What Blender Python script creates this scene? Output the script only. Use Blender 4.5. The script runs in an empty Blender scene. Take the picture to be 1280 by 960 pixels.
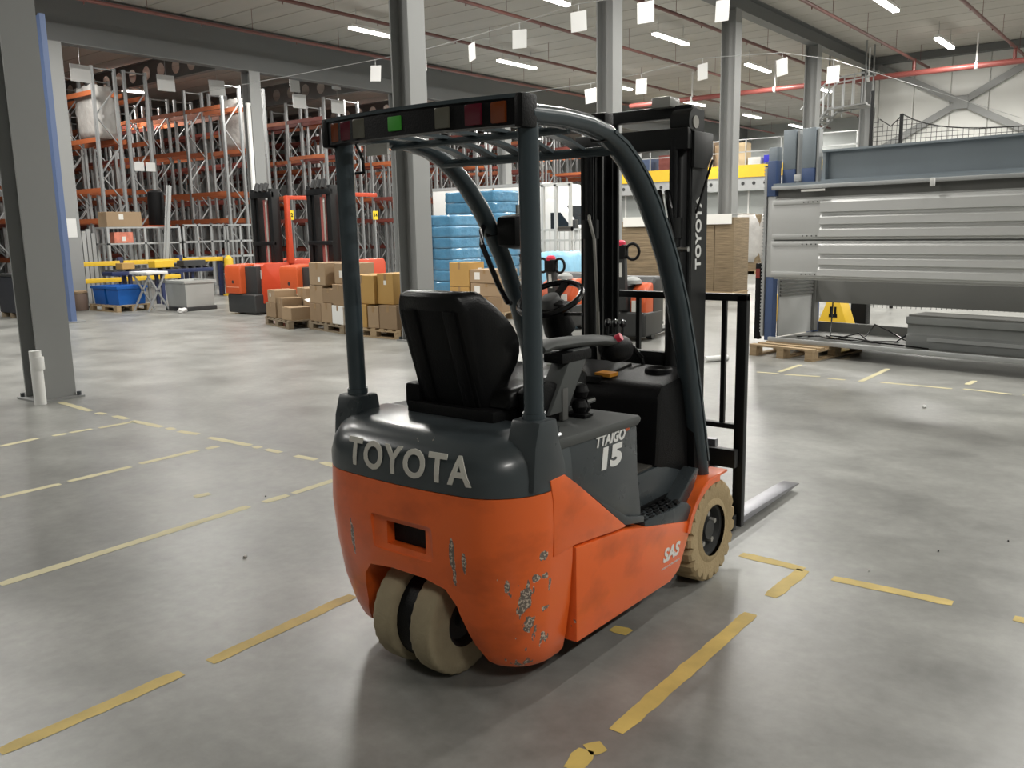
import bpy, bmesh, math, random
from mathutils import Vector, Matrix
random.seed(7)
S = bpy.context.scene
COL = S.collection
PI = math.pi
# ------------------------------------------------------------------ camera
def setup_camera():
    f = 1092.0
    cam = bpy.data.cameras.new('camera')
    cam.sensor_fit = 'HORIZONTAL'; cam.sensor_width = 36.0
    cam.lens = 36.0 * f / 1280.0
    cam.clip_start = 0.05; cam.clip_end = 200
    o = bpy.data.objects.new('camera', cam); COL.objects.link(o)
    yaw, pitch, roll = math.radians(38.15), math.radians(10.0), math.radians(1.1)
    d = Vector((math.cos(yaw)*math.cos(pitch), math.sin(yaw)*math.cos(pitch), -math.sin(pitch)))
    r = Vector((math.sin(yaw), -math.cos(yaw), 0)); n = d.cross(r)
    r2 = math.cos(roll)*r + math.sin(roll)*n; n2 = -math.sin(roll)*r + math.cos(roll)*n
    m = Matrix((r2, -n2, -d)).transposed().to_4x4()
    m.translation = Vector((-3.5024, -2.1368, 1.6))
    o.matrix_world = m
    S.camera = o
setup_camera()
# ------------------------------------------------------------------ world, exposure
W = bpy.data.worlds.new('world'); S.world = W; W.use_nodes = True
bg = W.node_tree.nodes['Background']; bg.inputs[0].default_value = (0.75, 0.78, 0.8, 1); bg.inputs[1].default_value = 0.05
S.view_settings.view_transform = 'Standard'; S.view_settings.look = 'None'
S.view_settings.exposure = 0.22; S.view_settings.gamma = 1.0; S.view_settings.use_curve_mapping = False
LAMP_W = 215.0          # watts of every linear ceiling lamp
LAMP_Z = 6.5

# ------------------------------------------------------------------ materials
MATS = {}
def mat(name, col, rough=0.5, metal=0.0, var=0.0, vscale=3.0, bump=0.0, bscale=40.0, coat=0.0, emit=0.0, alpha=1.0, trans=0.0, stretch=None, rvar=0.0, spec=0.5):
    if name in MATS: return MATS[name]
    m = bpy.data.materials.new(name); m.use_nodes = True
    nt = m.node_tree; b = nt.nodes['Principled BSDF']
    c4 = (col[0], col[1], col[2], 1)
    b.inputs['Base Color'].default_value = c4
    b.inputs['Roughness'].default_value = rough
    b.inputs['Metallic'].default_value = metal; b.inputs['Specular IOR Level'].default_value = spec
    b.inputs['Coat Weight'].default_value = coat
    b.inputs['Alpha'].default_value = alpha
    b.inputs['Transmission Weight'].default_value = trans
    if emit: b.inputs['Emission Color'].default_value = c4; b.inputs['Emission Strength'].default_value = emit
    tc = None
    if var or bump or rvar:
        tc = nt.nodes.new('ShaderNodeTexCoord'); src = tc.outputs['Object']
        if stretch:
            mp = nt.nodes.new('ShaderNodeMapping'); mp.inputs['Scale'].default_value = stretch
            nt.links.new(src, mp.inputs[0]); src = mp.outputs[0]
    if var or rvar:
        n = nt.nodes.new('ShaderNodeTexNoise'); n.inputs['Scale'].default_value = vscale; n.inputs['Detail'].default_value = 5
        nt.links.new(src, n.inputs['Vector'])
        if var:
            mx = nt.nodes.new('ShaderNodeMix'); mx.data_type = 'RGBA'
            mx.inputs[6].default_value = tuple(max(0, c*(1-var)) for c in col)+(1,)
            mx.inputs[7].default_value = tuple(min(1, c*(1+var)) for c in col)+(1,)
            nt.links.new(n.outputs['Fac'], mx.inputs[0]); nt.links.new(mx.outputs[2], b.inputs['Base Color'])
        if rvar:
            mr = nt.nodes.new('ShaderNodeMapRange'); mr.inputs[1].default_value = 0.3; mr.inputs[2].default_value = 0.7
            mr.inputs[3].default_value = max(0.02, rough-rvar); mr.inputs[4].default_value = min(1, rough+rvar)
            nt.links.new(n.outputs['Fac'], mr.inputs[0]); nt.links.new(mr.outputs[0], b.inputs['Roughness'])
    if bump:
        n2 = nt.nodes.new('ShaderNodeTexNoise'); n2.inputs['Scale'].default_value = bscale; n2.inputs['Detail'].default_value = 3
        bp = nt.nodes.new('ShaderNodeBump'); bp.inputs['Strength'].default_value = bump; bp.inputs['Distance'].default_value = 0.02
        nt.links.new(src, n2.inputs['Vector']); nt.links.new(n2.outputs['Fac'], bp.inputs['Height']); nt.links.new(bp.outputs[0], b.inputs['Normal'])
    MATS[name] = m
    return m

def floor_material():
    m = bpy.data.materials.new('polished_concrete'); m.use_nodes = True; nt = m.node_tree; L = nt.links.new
    b = nt.nodes['Principled BSDF']; tc = nt.nodes.new('ShaderNodeTexCoord')
    def noise(scale, detail, rough=0.6, st=None, dist=0.0):
        n = nt.nodes.new('ShaderNodeTexNoise'); n.inputs['Scale'].default_value = scale; n.inputs['Detail'].default_value = detail
        n.inputs['Roughness'].default_value = rough; n.inputs['Distortion'].default_value = dist
        if st:
            mp = nt.nodes.new('ShaderNodeMapping'); mp.inputs['Scale'].default_value = st; L(tc.outputs['Object'], mp.inputs[0]); L(mp.outputs[0], n.inputs['Vector'])
        else: L(tc.outputs['Object'], n.inputs['Vector'])
        return n.outputs['Fac']
    big = noise(0.6, 6, 0.58, None, 0.2); med = noise(2.0, 8, 0.62, (1, 0.65, 1), 0.3); fine = noise(16, 5, 0.6)
    r1 = nt.nodes.new('ShaderNodeValToRGB'); e = r1.color_ramp.elements
    e[0].position = 0.25; e[0].color = (0.175, 0.174, 0.164, 1); e[1].position = 0.75; e[1].color = (0.385, 0.386, 0.365, 1)
    L(big, r1.inputs[0])
    r2 = nt.nodes.new('ShaderNodeValToRGB'); e = r2.color_ramp.elements
    e[0].position = 0.22; e[0].color = (0.55, 0.55, 0.545, 1); e[1].position = 0.72; e[1].color = (1.1, 1.1, 1.09, 1)
    L(med, r2.inputs[0])
    r3 = nt.nodes.new('ShaderNodeValToRGB'); e = r3.color_ramp.elements
    e[0].position = 0.2; e[0].color = (0.80, 0.80, 0.80, 1); e[1].position = 0.75; e[1].color = (1.03, 1.03, 1.03, 1)
    L(fine, r3.inputs[0])
    m1 = nt.nodes.new('ShaderNodeMix'); m1.data_type = 'RGBA'; m1.blend_type = 'MULTIPLY'; m1.inputs[0].default_value = 1
    m2 = nt.nodes.new('ShaderNodeMix'); m2.data_type = 'RGBA'; m2.blend_type = 'MULTIPLY'; m2.inputs[0].default_value = 1
    L(r1.outputs[0], m1.inputs[6]); L(r2.outputs[0], m1.inputs[7]); L(m1.outputs[2], m2.inputs[6]); L(r3.outputs[0], m2.inputs[7])
    L(m2.outputs[2], b.inputs['Base Color'])
    mr = nt.nodes.new('ShaderNodeMapRange'); mr.inputs[1].default_value = 0.15; mr.inputs[2].default_value = 0.85; mr.inputs[3].default_value = 0.285; mr.inputs[4].default_value = 0.40
    L(med, mr.inputs[0]); L(mr.outputs[0], b.inputs['Roughness'])
    bp = nt.nodes.new('ShaderNodeBump'); bp.inputs['Strength'].default_value = 0.07; bp.inputs['Distance'].default_value = 0.02
    bn = noise(7, 3, 0.5); L(bn, bp.inputs['Height']); L(bp.outputs[0], b.inputs['Normal'])
    return m

def paint_material(name, col, chips, chipcol=(0.16, 0.13, 0.11), rough=0.3, dirt=0.35):
    """machine paint with worn chips around a few spots given in local metres (cx,cy,cz, rx,ry,rz, density)"""
    m = bpy.data.materials.new(name); m.use_nodes = True; nt = m.node_tree; L = nt.links.new
    b = nt.nodes['Principled BSDF']; tc = nt.nodes.new('ShaderNodeTexCoord')
    def noise(scale, detail, st=None):
        n = nt.nodes.new('ShaderNodeTexNoise'); n.inputs['Scale'].default_value = scale; n.inputs['Detail'].default_value = detail
        if st:
            mp = nt.nodes.new('ShaderNodeMapping'); mp.inputs['Scale'].default_value = st; L(tc.outputs['Object'], mp.inputs[0]); L(mp.outputs[0], n.inputs['Vector'])
        else: L(tc.outputs['Object'], n.inputs['Vector'])
        return n.outputs['Fac']
    def math_(op, a, bb, clamp=False):
        n = nt.nodes.new('ShaderNodeMath'); n.operation = op; n.use_clamp = clamp
        for i, v in enumerate((a, bb)):
            if isinstance(v, (int, float)): n.inputs[i].default_value = v
            else: L(v, n.inputs[i])
        return n.outputs[0]
    base = nt.nodes.new('ShaderNodeMix'); base.data_type = 'RGBA'
    base.inputs[6].default_value = tuple(c*(1-dirt) for c in col)+(1,); base.inputs[7].default_value = tuple(min(1, c*1.08) for c in col)+(1,)
    mr = nt.nodes.new('ShaderNodeMapRange'); mr.inputs[1].default_value = 0.22; mr.inputs[2].default_value = 0.5
    L(noise(4, 6, (1, 1, 1.6)), mr.inputs[0]); L(mr.outputs[0], base.inputs[0])
    out = base.outputs[2]
    total = None
    streak = noise(34, 6, (1.0, 1.0, 0.4)); grit = noise(120, 3)
    for (cx, cy, cz, rx, ry, rz, dens) in chips:
        mp = nt.nodes.new('ShaderNodeMapping'); mp.vector_type = 'TEXTURE'
        mp.inputs['Location'].default_value = (cx, cy, cz); mp.inputs['Scale'].default_value = (rx, ry, rz)
        L(tc.outputs['Object'], mp.inputs[0])
        ln = nt.nodes.new('ShaderNodeVectorMath'); ln.operation = 'LENGTH'; L(mp.outputs[0], ln.inputs[0])
        inside = math_('SUBTRACT', 1.0, ln.outputs['Value'], True)
        v = math_('ADD', math_('MULTIPLY', inside, 0.32), streak)
        v = math_('GREATER_THAN', v, dens); v = math_('MULTIPLY', v, math_('GREATER_THAN', inside, 0.01))
        total = v if total is None else math_('MAXIMUM', total, v)
    mx = nt.nodes.new('ShaderNodeMix'); mx.data_type = 'RGBA'
    cm = nt.nodes.new('ShaderNodeMix'); cm.data_type = 'RGBA'
    cm.inputs[6].default_value = chipcol+(1,); cm.inputs[7].default_value = (0.62, 0.52, 0.42, 1)
    g = nt.nodes.new('ShaderNodeMapRange'); g.inputs[1].default_value = 0.5; g.inputs[2].default_value = 0.6; L(grit, g.inputs[0]); L(g.outputs[0], cm.inputs[0])
    if total is not None: L(total, mx.inputs[0])
    else: mx.inputs[0].default_value = 0
    L(out, mx.inputs[6]); L(cm.outputs[2], mx.inputs[7]); L(mx.outputs[2], b.inputs['Base Color'])
    b.inputs['Roughness'].default_value = rough; b.inputs['Coat Weight'].default_value = 0.25; b.inputs['Coat Roughness'].default_value = 0.15
    return m

# plain finishes
steel_grey = mat('column_paint', (0.245, 0.25, 0.245), 0.5, 0, 0.06, 1.5)
beam_grey = mat('girder_paint', (0.135, 0.14, 0.138), 0.55, 0, 0.06, 1.5)
deck_m = mat('roof_deck', (0.42, 0.40, 0.36), 0.75, 0, 0.12, 1.2, stretch=(1.6, 0.15, 1))
rack_steel = mat('rack_upright_steel', (0.25, 0.255, 0.255), 0.5, 0.2, 0.12, 6)
galv = mat('galvanised', (0.42, 0.43, 0.43), 0.45, 0.35, 0.12, 6)
rack_orange = mat('rack_beam_orange', (0.42, 0.12, 0.045), 0.5, 0, 0.1, 3)
rack_red = mat('rack_beam_red', (0.20, 0.05, 0.038), 0.5, 0, 0.1, 3)
pipe_red = mat('sprinkler_red', (0.15, 0.055, 0.045), 0.45, 0, 0.08, 3)
pipe_pink = mat('sprinkler_main_red', (0.24, 0.065, 0.055), 0.4, 0, 0.05, 3)
white_m = mat('white_paint', (0.78, 0.78, 0.76), 0.5, 0, 0.03, 3)
paper = mat('paper', (0.62, 0.62, 0.605), 0.7)
tube_m = mat('lamp_tube', (1.0, 0.97, 0.92), 0.4, emit=9.0)
black_pl = mat('black_plastic', (0.0055, 0.0055, 0.006), 0.45, 0, 0.2, 6, 0.15, 180, spec=0.16)
black_seat = mat('black_vinyl', (0.006, 0.006, 0.0065), 0.3, 0, 0.2, 6, 0.1, 160, spec=0.3)
black_gloss = mat('black_gloss', (0.006, 0.006, 0.007), 0.22, 0, spec=0.4)
black_steel = mat('mast_black', (0.010, 0.0105, 0.011), 0.4, 0.0, 0.2, 5, spec=0.35)
dark_grey = mat('slate_grey_paint', (0.042, 0.051, 0.056), 0.34, 0, 0.25, 5, rvar=0.12)
guard_grey = mat('guard_slate_paint', (0.046, 0.062, 0.071), 0.27, 0.1, 0.15, 5)
dusty_grey = mat('dusty_slate_plastic', (0.075, 0.080, 0.078), 0.6, 0, 0.35, 5)
tyre_tan = mat('non_marking_tyre', (0.40, 0.305, 0.17), 0.85, 0, 0.25, 9, 0.2, 60)
tyre_dim = mat('worn_grey_tan_tyre', (0.33, 0.275, 0.175), 0.85, 0, 0.3, 9, 0.2, 60)
white_print = mat('white_lettering', (0.78, 0.78, 0.76), 0.45)
cream_print = mat('cream_lettering', (0.62, 0.60, 0.54), 0.5, 0, 0.12, 14)
fork_steel = mat('worn_fork_steel', (0.34, 0.34, 0.37), 0.32, 0.85, 0.25, 8)
chrome = mat('chrome', (0.6, 0.6, 0.6), 0.2, 1)
hose_grey = mat('grey_hose', (0.33, 0.32, 0.29), 0.5)
red_knob = mat('red_knob', (0.62, 0.03, 0.07), 0.3)
yellow_m = mat('safety_yellow', (0.75, 0.48, 0.03), 0.45, 0, 0.1, 4)
tape_y = mat('floor_tape_yellow', (0.58, 0.43, 0.12), 0.6, 0, 0.4, 7)
tape_pale = mat('worn_tape_yellow', (0.54, 0.49, 0.30), 0.65, 0, 0.2, 5)
navy = mat('navy_paint', (0.02, 0.03, 0.09), 0.4)
bin_blue = mat('bin_blue', (0.01, 0.11, 0.42), 0.4)
wood = mat('pallet_wood', (0.36, 0.26, 0.15), 0.8, 0, 0.3, 4, stretch=(1, 6, 6))
wood_dark = mat('weathered_pallet_wood', (0.23, 0.18, 0.12), 0.85, 0, 0.3, 4, stretch=(1, 6, 6))
kraft = mat('carton_kraft', (0.34, 0.24, 0.145), 0.8, 0, 0.08, 3)
kraft2 = mat('carton_brown', (0.27, 0.185, 0.108), 0.8, 0, 0.08, 3)
kraft_o = mat('carton_golden', (0.44, 0.265, 0.08), 0.75, 0, 0.1, 3)
tape_m = mat('carton_tape', (0.30, 0.19, 0.09), 0.35)
label_m = mat('carton_label', (0.75, 0.74, 0.70), 0.6)
bt_orange = mat('stacker_orange', (0.60, 0.10, 0.028), 0.38, 0, 0.1, 4)
bt_bright = mat('stacker_vermilion', (0.62, 0.075, 0.028), 0.38, 0, 0.05, 4)
dark_body = mat('stacker_charcoal', (0.035, 0.036, 0.036), 0.5, 0, 0.2, 4)
glass_d = mat('dark_glass', (0.02, 0.025, 0.03), 0.06)
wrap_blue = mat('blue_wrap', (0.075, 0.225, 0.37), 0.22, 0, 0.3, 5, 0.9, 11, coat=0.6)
wrap_shaded = mat('blue_wrap_shaded', (0.045, 0.135, 0.225), 0.25, 0, 0.3, 5, 0.8, 9, coat=0.6)  # same blue film, darkened to paint shade on the stack's left half
wrap_pale = mat('pale_blue_bag', (0.30, 0.58, 0.78), 0.3, 0, 0.15, 5, 0.6, 9)
machine_grey = mat('machine_panel_grey', (0.54, 0.545, 0.535), 0.45, 0.15, 0.04, 2)
machine_bluegrey = mat('machine_blue_grey', (0.25, 0.29, 0.32), 0.42, 0.1, 0.08, 2)
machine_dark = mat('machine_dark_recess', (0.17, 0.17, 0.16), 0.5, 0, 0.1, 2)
machine_blue = mat('machine_blue_post', (0.06, 0.10, 0.22), 0.45)
wall_w = mat('cladding_white', (0.66, 0.66, 0.63), 0.6, 0, 0.03, 1)
wall_g = mat('cladding_grey', (0.38, 0.40, 0.39), 0.6, 0, 0.04, 1)
net_m = mat('net_black', (0.02, 0.02, 0.02), 0.8)
film_m = mat('white_film', (0.42, 0.405, 0.385), 0.2, 0, 0.15, 5, 1.0, 7)
def layered_card():
    m = bpy.data.materials.new('flat_carton_stack'); m.use_nodes = True; nt = m.node_tree; b = nt.nodes['Principled BSDF']
    tc = nt.nodes.new('ShaderNodeTexCoord'); mp = nt.nodes.new('ShaderNodeMapping'); mp.inputs['Scale'].default_value = (0.8, 0.8, 26)
    n = nt.nodes.new('ShaderNodeTexNoise'); n.inputs['Scale'].default_value = 3; n.inputs['Detail'].default_value = 6
    r = nt.nodes.new('ShaderNodeValToRGB'); e = r.color_ramp.elements
    e[0].position = 0.3; e[0].color = (0.115, 0.085, 0.05, 1); e[1].position = 0.7; e[1].color = (0.27, 0.20, 0.12, 1)
    bp = nt.nodes.new('ShaderNodeBump'); bp.inputs['Strength'].default_value = 0.6; bp.inputs['Distance'].default_value = 0.02
    nt.links.new(tc.outputs['Object'], mp.inputs[0]); nt.links.new(mp.outputs[0], n.inputs[0]); nt.links.new(n.outputs[0], r.inputs[0])
    nt.links.new(r.outputs[0], b.inputs['Base Color']); nt.links.new(n.outputs[0], bp.inputs['Height']); nt.links.new(bp.outputs[0], b.inputs['Normal'])
    b.inputs['Roughness'].default_value = 0.85
    return m
card_m = layered_card()
toy_orange = paint_material('forklift_orange', (0.80, 0.135, 0.022), [
    (-1.305, -0.452, 0.385, 0.045, 0.05, 0.12, 0.66), (-1.285, -0.449, 0.28, 0.03, 0.04, 0.09, 0.66), (-1.255, -0.48, 0.445, 0.06, 0.03, 0.022, 0.62), (-1.213, -0.487, 0.39, 0.012, 0.03, 0.07, 0.60),
    (-1.23, -0.476, 0.325, 0.07, 0.03, 0.02, 0.64), (-1.438, -0.245, 0.50, 0.08, 0.014, 0.09, 0.52), (-1.43, -0.29, 0.50, 0.08, 0.012, 0.05, 0.64),
    (-1.427, 0.255, 0.47, 0.08, 0.010, 0.13, 0.58), (-1.25, -0.42, 0.115, 0.12, 0.10, 0.035, 0.72), (-1.09, -0.5, 0.20, 0.03, 0.05, 0.05, 0.64), (-1.25, -0.488, 0.52, 0.03, 0.03, 0.02, 0.66),
    (-1.25, -0.45, 0.22, 0.2, 0.1, 0.12, 0.79), (-1.37, -0.41, 0.43, 0.06, 0.06, 0.06, 0.76)])
toy_dark = paint_material('forklift_slate', (0.045, 0.055, 0.060), [(-1.36, -0.05, 0.90, 0.2, 0.35, 0.05, 0.88), (-1.33, -0.44, 0.86, 0.05, 0.05, 0.05, 0.78)], (0.16, 0.16, 0.16), 0.3, 0.3)

# ------------------------------------------------------------------ mesh builder
class MB:
    def __init__(s): s.v = []; s.f = []
    def add(s, vs, fs):
        o = len(s.v); s.v += [tuple(v) for v in vs]; s.f += [tuple(i+o for i in f) for f in fs]; return s
    def box(s, x0, x1, y0, y1, z0, z1):
        return s.add([(x0,y0,z0),(x1,y0,z0),(x1,y1,z0),(x0,y1,z0),(x0,y0,z1),(x1,y0,z1),(x1,y1,z1),(x0,y1,z1)],
                     [(0,3,2,1),(4,5,6,7),(0,1,5,4),(1,2,6,5),(2,3,7,6),(3,0,4,7)])
    def cbox(s, c, d, rot=None):
        m = MB(); m.box(-d[0]/2, d[0]/2, -d[1]/2, d[1]/2, -d[2]/2, d[2]/2)
        vs = [Vector(v) for v in m.v]
        if rot is not None: vs = [rot @ v for v in vs]
        c = Vector(c)
        return s.add([v+c for v in vs], m.f)
    def prism(s, poly, axis, a, b):
        n = len(poly)
        def P(p, t):
            if axis == 'x': return (t, p[0], p[1])
            if axis == 'y': return (p[0], t, p[1])
            return (p[0], p[1], t)
        vs = [P(p, a) for p in poly]+[P(p, b) for p in poly]
        fs = [tuple(range(n)), tuple(reversed(range(n, 2*n)))]+[(i, n+i, n+(i+1) % n, (i+1) % n) for i in range(n)]
        return s.add(vs, fs)
    def cyl(s, p0, p1, r, n=12, r2=None):
        p0 = Vector(p0); p1 = Vector(p1); d = (p1-p0).normalized(); r2 = r if r2 is None else r2
        a = d.orthogonal().normalized(); b = d.cross(a)
        vs = []
        for p, rr in ((p0, r), (p1, r2)):
            for i in range(n):
                t = 2*PI*i/n; vs.append(p+a*math.cos(t)*rr+b*math.sin(t)*rr)
        fs = [(i, (i+1) % n, n+(i+1) % n, n+i) for i in range(n)]+[tuple(reversed(range(n))), tuple(range(n, 2*n))]
        return s.add(vs, fs)
    def bar(s, p0, p1, w, h, up=(0,0,1)):
        p0 = Vector(p0); p1 = Vector(p1); d = (p1-p0).normalized(); up = Vector(up)
        if abs(d.dot(up)) > 0.99: up = Vector((1,0,0))
        a = d.cross(up).normalized(); b = a.cross(d)
        vs = []
        for p in (p0, p1):
            for sx, sy in ((-1,-1),(1,-1),(1,1),(-1,1)): vs.append(p+a*sx*w/2+b*sy*h/2)
        return s.add(vs, [(0,1,2,3),(7,6,5,4),(0,4,5,1),(1,5,6,2),(2,6,7,3),(3,7,4,0)])
    def sweep(s, path, prof, up=(0,0,1), closed=False):
        """prof: list of (a,b) in the plane across the path; a = side, b = up"""
        P = [Vector(p) for p in path]; n = len(P); k = len(prof); up = Vector(up); vs = []
        for i in range(n):
            if closed: t = (P[(i+1) % n]-P[i-1]).normalized()
            else: t = (P[min(i+1, n-1)]-P[max(i-1, 0)]).normalized()
            a = t.cross(up)
            if a.length < 1e-4: a = t.orthogonal()
            a.normalize(); b = a.cross(t)
            for (u, w) in prof: vs.append(P[i]+a*u+b*w)
        fs = []
        for i in range(n if closed else n-1):
            j = (i+1) % n
            for q in range(k): fs.append((i*k+q, i*k+(q+1) % k, j*k+(q+1) % k, j*k+q))
        if not closed: fs += [tuple(reversed(range(k))), tuple(range((n-1)*k, n*k))]
        return s.add(vs, fs)
    def tube(s, path, r, n=8, closed=False, up=(0,0,1)):
        return s.sweep(path, [(r*math.cos(2*PI*i/n), r*math.sin(2*PI*i/n)) for i in range(n)], up, closed)
    def loft(s, secs, caps=True):
        k = len(secs[0]); vs = [p for q in secs for p in q]; fs = []
        for i in range(len(secs)-1):
            for q in range(k): fs.append((i*k+q, i*k+(q+1) % k, (i+1)*k+(q+1) % k, (i+1)*k+q))
        if caps: fs += [tuple(reversed(range(k))), tuple(range((len(secs)-1)*k, len(secs)*k))]
        return s.add(vs, fs)
    def lathe(s, prof, n=32, axis='y', c=(0,0,0)):
        """prof: (along, radius) pairs; closed by caps where radius is 0"""
        vs = []; fs = []; k = len(prof)
        for i in range(n):
            t = 2*PI*i/n
            for (l, r) in prof:
                u, w = r*math.cos(t), r*math.sin(t)
                p = {'y': (u, l, w), 'x': (l, u, w), 'z': (u, w, l)}[axis]
                vs.append((p[0]+c[0], p[1]+c[1], p[2]+c[2]))
        for i in range(n):
            j = (i+1) % n
            for q in range(k-1): fs.append((i*k+q, i*k+q+1, j*k+q+1, j*k+q))
        return s.add(vs, fs)
    def mesh(s, name='mesh', bevel=0.0, seg=2, smooth=True, ang=35):
        bm = bmesh.new()
        vs = [bm.verts.new(v) for v in s.v]
        for f in s.f:
            try: bm.faces.new([vs[i] for i in f])
            except ValueError: pass
        bmesh.ops.remove_doubles(bm, verts=bm.verts, dist=1e-5)
        bmesh.ops.recalc_face_normals(bm, faces=bm.faces)
        if bevel > 0:
            ed = [e for e in bm.edges if len(e.link_faces) == 2 and e.calc_face_angle(0) > math.radians(25)]
            bmesh.ops.bevel(bm, geom=ed, offset=bevel, segments=seg, affect='EDGES', clamp_overlap=True, profile=0.6)
        me = bpy.data.meshes.new(name); bm.to_mesh(me); bm.free()
        if smooth:
            me.shade_smooth(); me.set_sharp_from_angle(angle=math.radians(ang))
        return me
    def build(s, name, m, parent=None, bevel=0.0, seg=2, smooth=True, ang=35, loc=None, rz=0.0):
        me = s.mesh(name, bevel, seg, smooth, ang)
        return put(name, me, m, parent, loc, rz)
def put(name, me, m, parent=None, loc=None, rz=0.0, rot=None):
    if m is not None and not me.materials: me.materials.append(m)
    o = bpy.data.objects.new(name, me); COL.objects.link(o); o.parent = parent
    if loc is not None: o.location = loc
    if rot is not None: o.rotation_euler = rot
    elif rz: o.rotation_euler = (0, 0, rz)
    return o
def empty(name, loc=(0,0,0), rz=0.0):
    o = bpy.data.objects.new(name, None); COL.objects.link(o); o.location = loc; o.rotation_euler = (0,0,rz); o.empty_display_size = 0.2
    return o
def tag(o, label, cat, group=None):
    o['label'] = label; o['category'] = cat
    if group: o['group'] = group
    return o
def struct(o): o['kind'] = 'structure'; return o
def copy_tree(o, parent=None):
    c = o.copy(); COL.objects.link(c); c.parent = parent
    for ch in list(o.children): copy_tree(ch, c)
    return c
def cut(o, cutters):
    for c in cutters:
        md = o.modifiers.new('cut', 'BOOLEAN'); md.operation = 'DIFFERENCE'; md.object = c; md.solver = 'EXACT'
    bpy.context.view_layer.update()
    dg = bpy.context.evaluated_depsgraph_get()
    me = bpy.data.meshes.new_from_object(o.evaluated_get(dg), depsgraph=dg)
    o.modifiers.clear(); old = o.data; o.data = me; bpy.data.meshes.remove(old)
    for c in cutters:
        d = c.data; bpy.data.objects.remove(c); bpy.data.meshes.remove(d)
    me.shade_smooth(); me.set_sharp_from_angle(angle=math.radians(32))
def text_mesh(txt, size, depth=0.002, offset=0.0, shear=0.0, space=1.0, xs=1.0, fine=0):
    cu = bpy.data.curves.new('text', 'FONT'); cu.body = txt; cu.size = size; cu.extrude = depth; cu.offset = offset; cu.shear = shear
    cu.space_character = space; cu.align_x = 'CENTER'; cu.align_y = 'CENTER'; cu.resolution_u = 4
    o = bpy.data.objects.new('text', cu); COL.objects.link(o); bpy.context.view_layer.update()
    dg = bpy.context.evaluated_depsgraph_get(); me = bpy.data.meshes.new_from_object(o.evaluated_get(dg), depsgraph=dg)
    bpy.data.objects.remove(o); bpy.data.curves.remove(cu)
    if fine:
        bm = bmesh.new(); bm.from_mesh(me); bmesh.ops.triangulate(bm, faces=bm.faces)
        bmesh.ops.subdivide_edges(bm, edges=[e for e in bm.edges if e.calc_length() > fine], cuts=2); bm.to_mesh(me); bm.free()
    for v in me.vertices: v.co.x *= xs
    return me
def map_text(me, fn):
    for v in me.vertices: v.co = fn(v.co.x, v.co.y, v.co.z)
    bm = bmesh.new(); bm.from_mesh(me); bmesh.ops.recalc_face_normals(bm, faces=bm.faces); bm.to_mesh(me); bm.free()
    return me
ORD = ['first','second','third','fourth','fifth','sixth','seventh','eighth','ninth','tenth','eleventh','twelfth','thirteenth','fourteenth','fifteenth','sixteenth']

# ================================================================== SETTING
X0, X1, Y0, Y1, ZC = -14.0, 44.0, -13.0, 41.0, 6.95
fl = struct(MB().box(X0, X1, Y0, Y1, -0.2, 0.0).build('floor', floor_material()))
TAPE = [(-2.53,0.72,-1.90,0.71),(-1.79,0.70,-1.05,0.72),(-1.94,2.18,-0.53,2.22),(-0.43,2.21,-0.25,2.21),(-0.21,2.21,0.14,2.23),(-1.33,3.69,-0.96,3.68),(-0.90,3.69,-0.46,3.70),(-0.38,3.72,0.09,3.72),(0.15,3.71,0.25,3.70),(-0.73,5.17,-0.43,5.20),(-0.32,5.18,-0.21,5.18),(-0.18,5.18,0.00,5.17),(0.05,5.15,0.36,5.14),(0.43,6.65,0.38,5.95),(0.37,5.82,0.38,5.68),(0.39,5.53,0.38,5.30),(0.37,5.19,0.38,4.72),(0.39,4.65,0.38,4.54),(0.37,4.45,0.40,4.20),(0.38,4.03,0.41,3.51),(0.41,3.46,0.40,3.38),(0.40,3.31,0.40,3.13),(0.40,2.96,0.41,2.74),(0.39,2.65,0.37,2.49),(-0.61,2.67,-0.51,2.65),(-1.28,-0.79,-0.20,-0.79),(0.39,-0.80,0.01,-0.79),(0.41,-0.48,0.40,-0.80),(0.37,-0.94,0.39,-1.44),(0.38,-1.67,0.37,-2.1),(-1.37,-0.80,-1.42,-0.77),(-1.42,-0.77,-1.53,-0.79),(-0.65,-0.39,-0.65,-0.47),(5.67,1.62,5.69,1.38),(5.80,1.42,6.42,1.40),(5.67,1.31,5.72,0.94),(5.66,0.84,5.66,0.66),(5.64,0.50,6.62,0.49),(5.70,0.32,5.69,-0.35),(5.74,-0.44,5.67,-0.86),(6.00,-0.42,6.28,-0.44),(-3.2,0.72,-2.6,0.71),(-2.9,2.19,-2.0,2.2),(-1.9,3.7,-1.4,3.69),(-1.4,5.18,-0.8,5.18),(5.68,-0.95,5.68,-2.2)]
for i, (a, b, c, d) in enumerate(TAPE):
    p = Vector((a, b)); q = Vector((c, d)); t = (q-p).normalized(); n = Vector((-t.y, t.x))
    w = 0.034 if i < 33 or i > 40 else 0.03
    k = max(3, int((q-p).length/0.05)); up = []; lo = []
    for j in range(k+1):
        m_ = p.lerp(q, j/k); e = 0.8 if j in (0, k) else 1.0
        up.append(m_+n*w*(e*random.uniform(0.86, 1.1))); lo.append(m_-n*w*(e*random.uniform(0.86, 1.1)))
    mb = MB(); vs = [(v.x, v.y, 0.0012) for v in up]+[(v.x, v.y, 0.0012) for v in lo]
    mb.add(vs, [(k+1+j, k+2+j, j+1, j) for j in range(k)])
    mb.build('floor_tape', tape_y if (i < 2 or 25 <= i <= 32) else tape_pale, fl, smooth=False)
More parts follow.
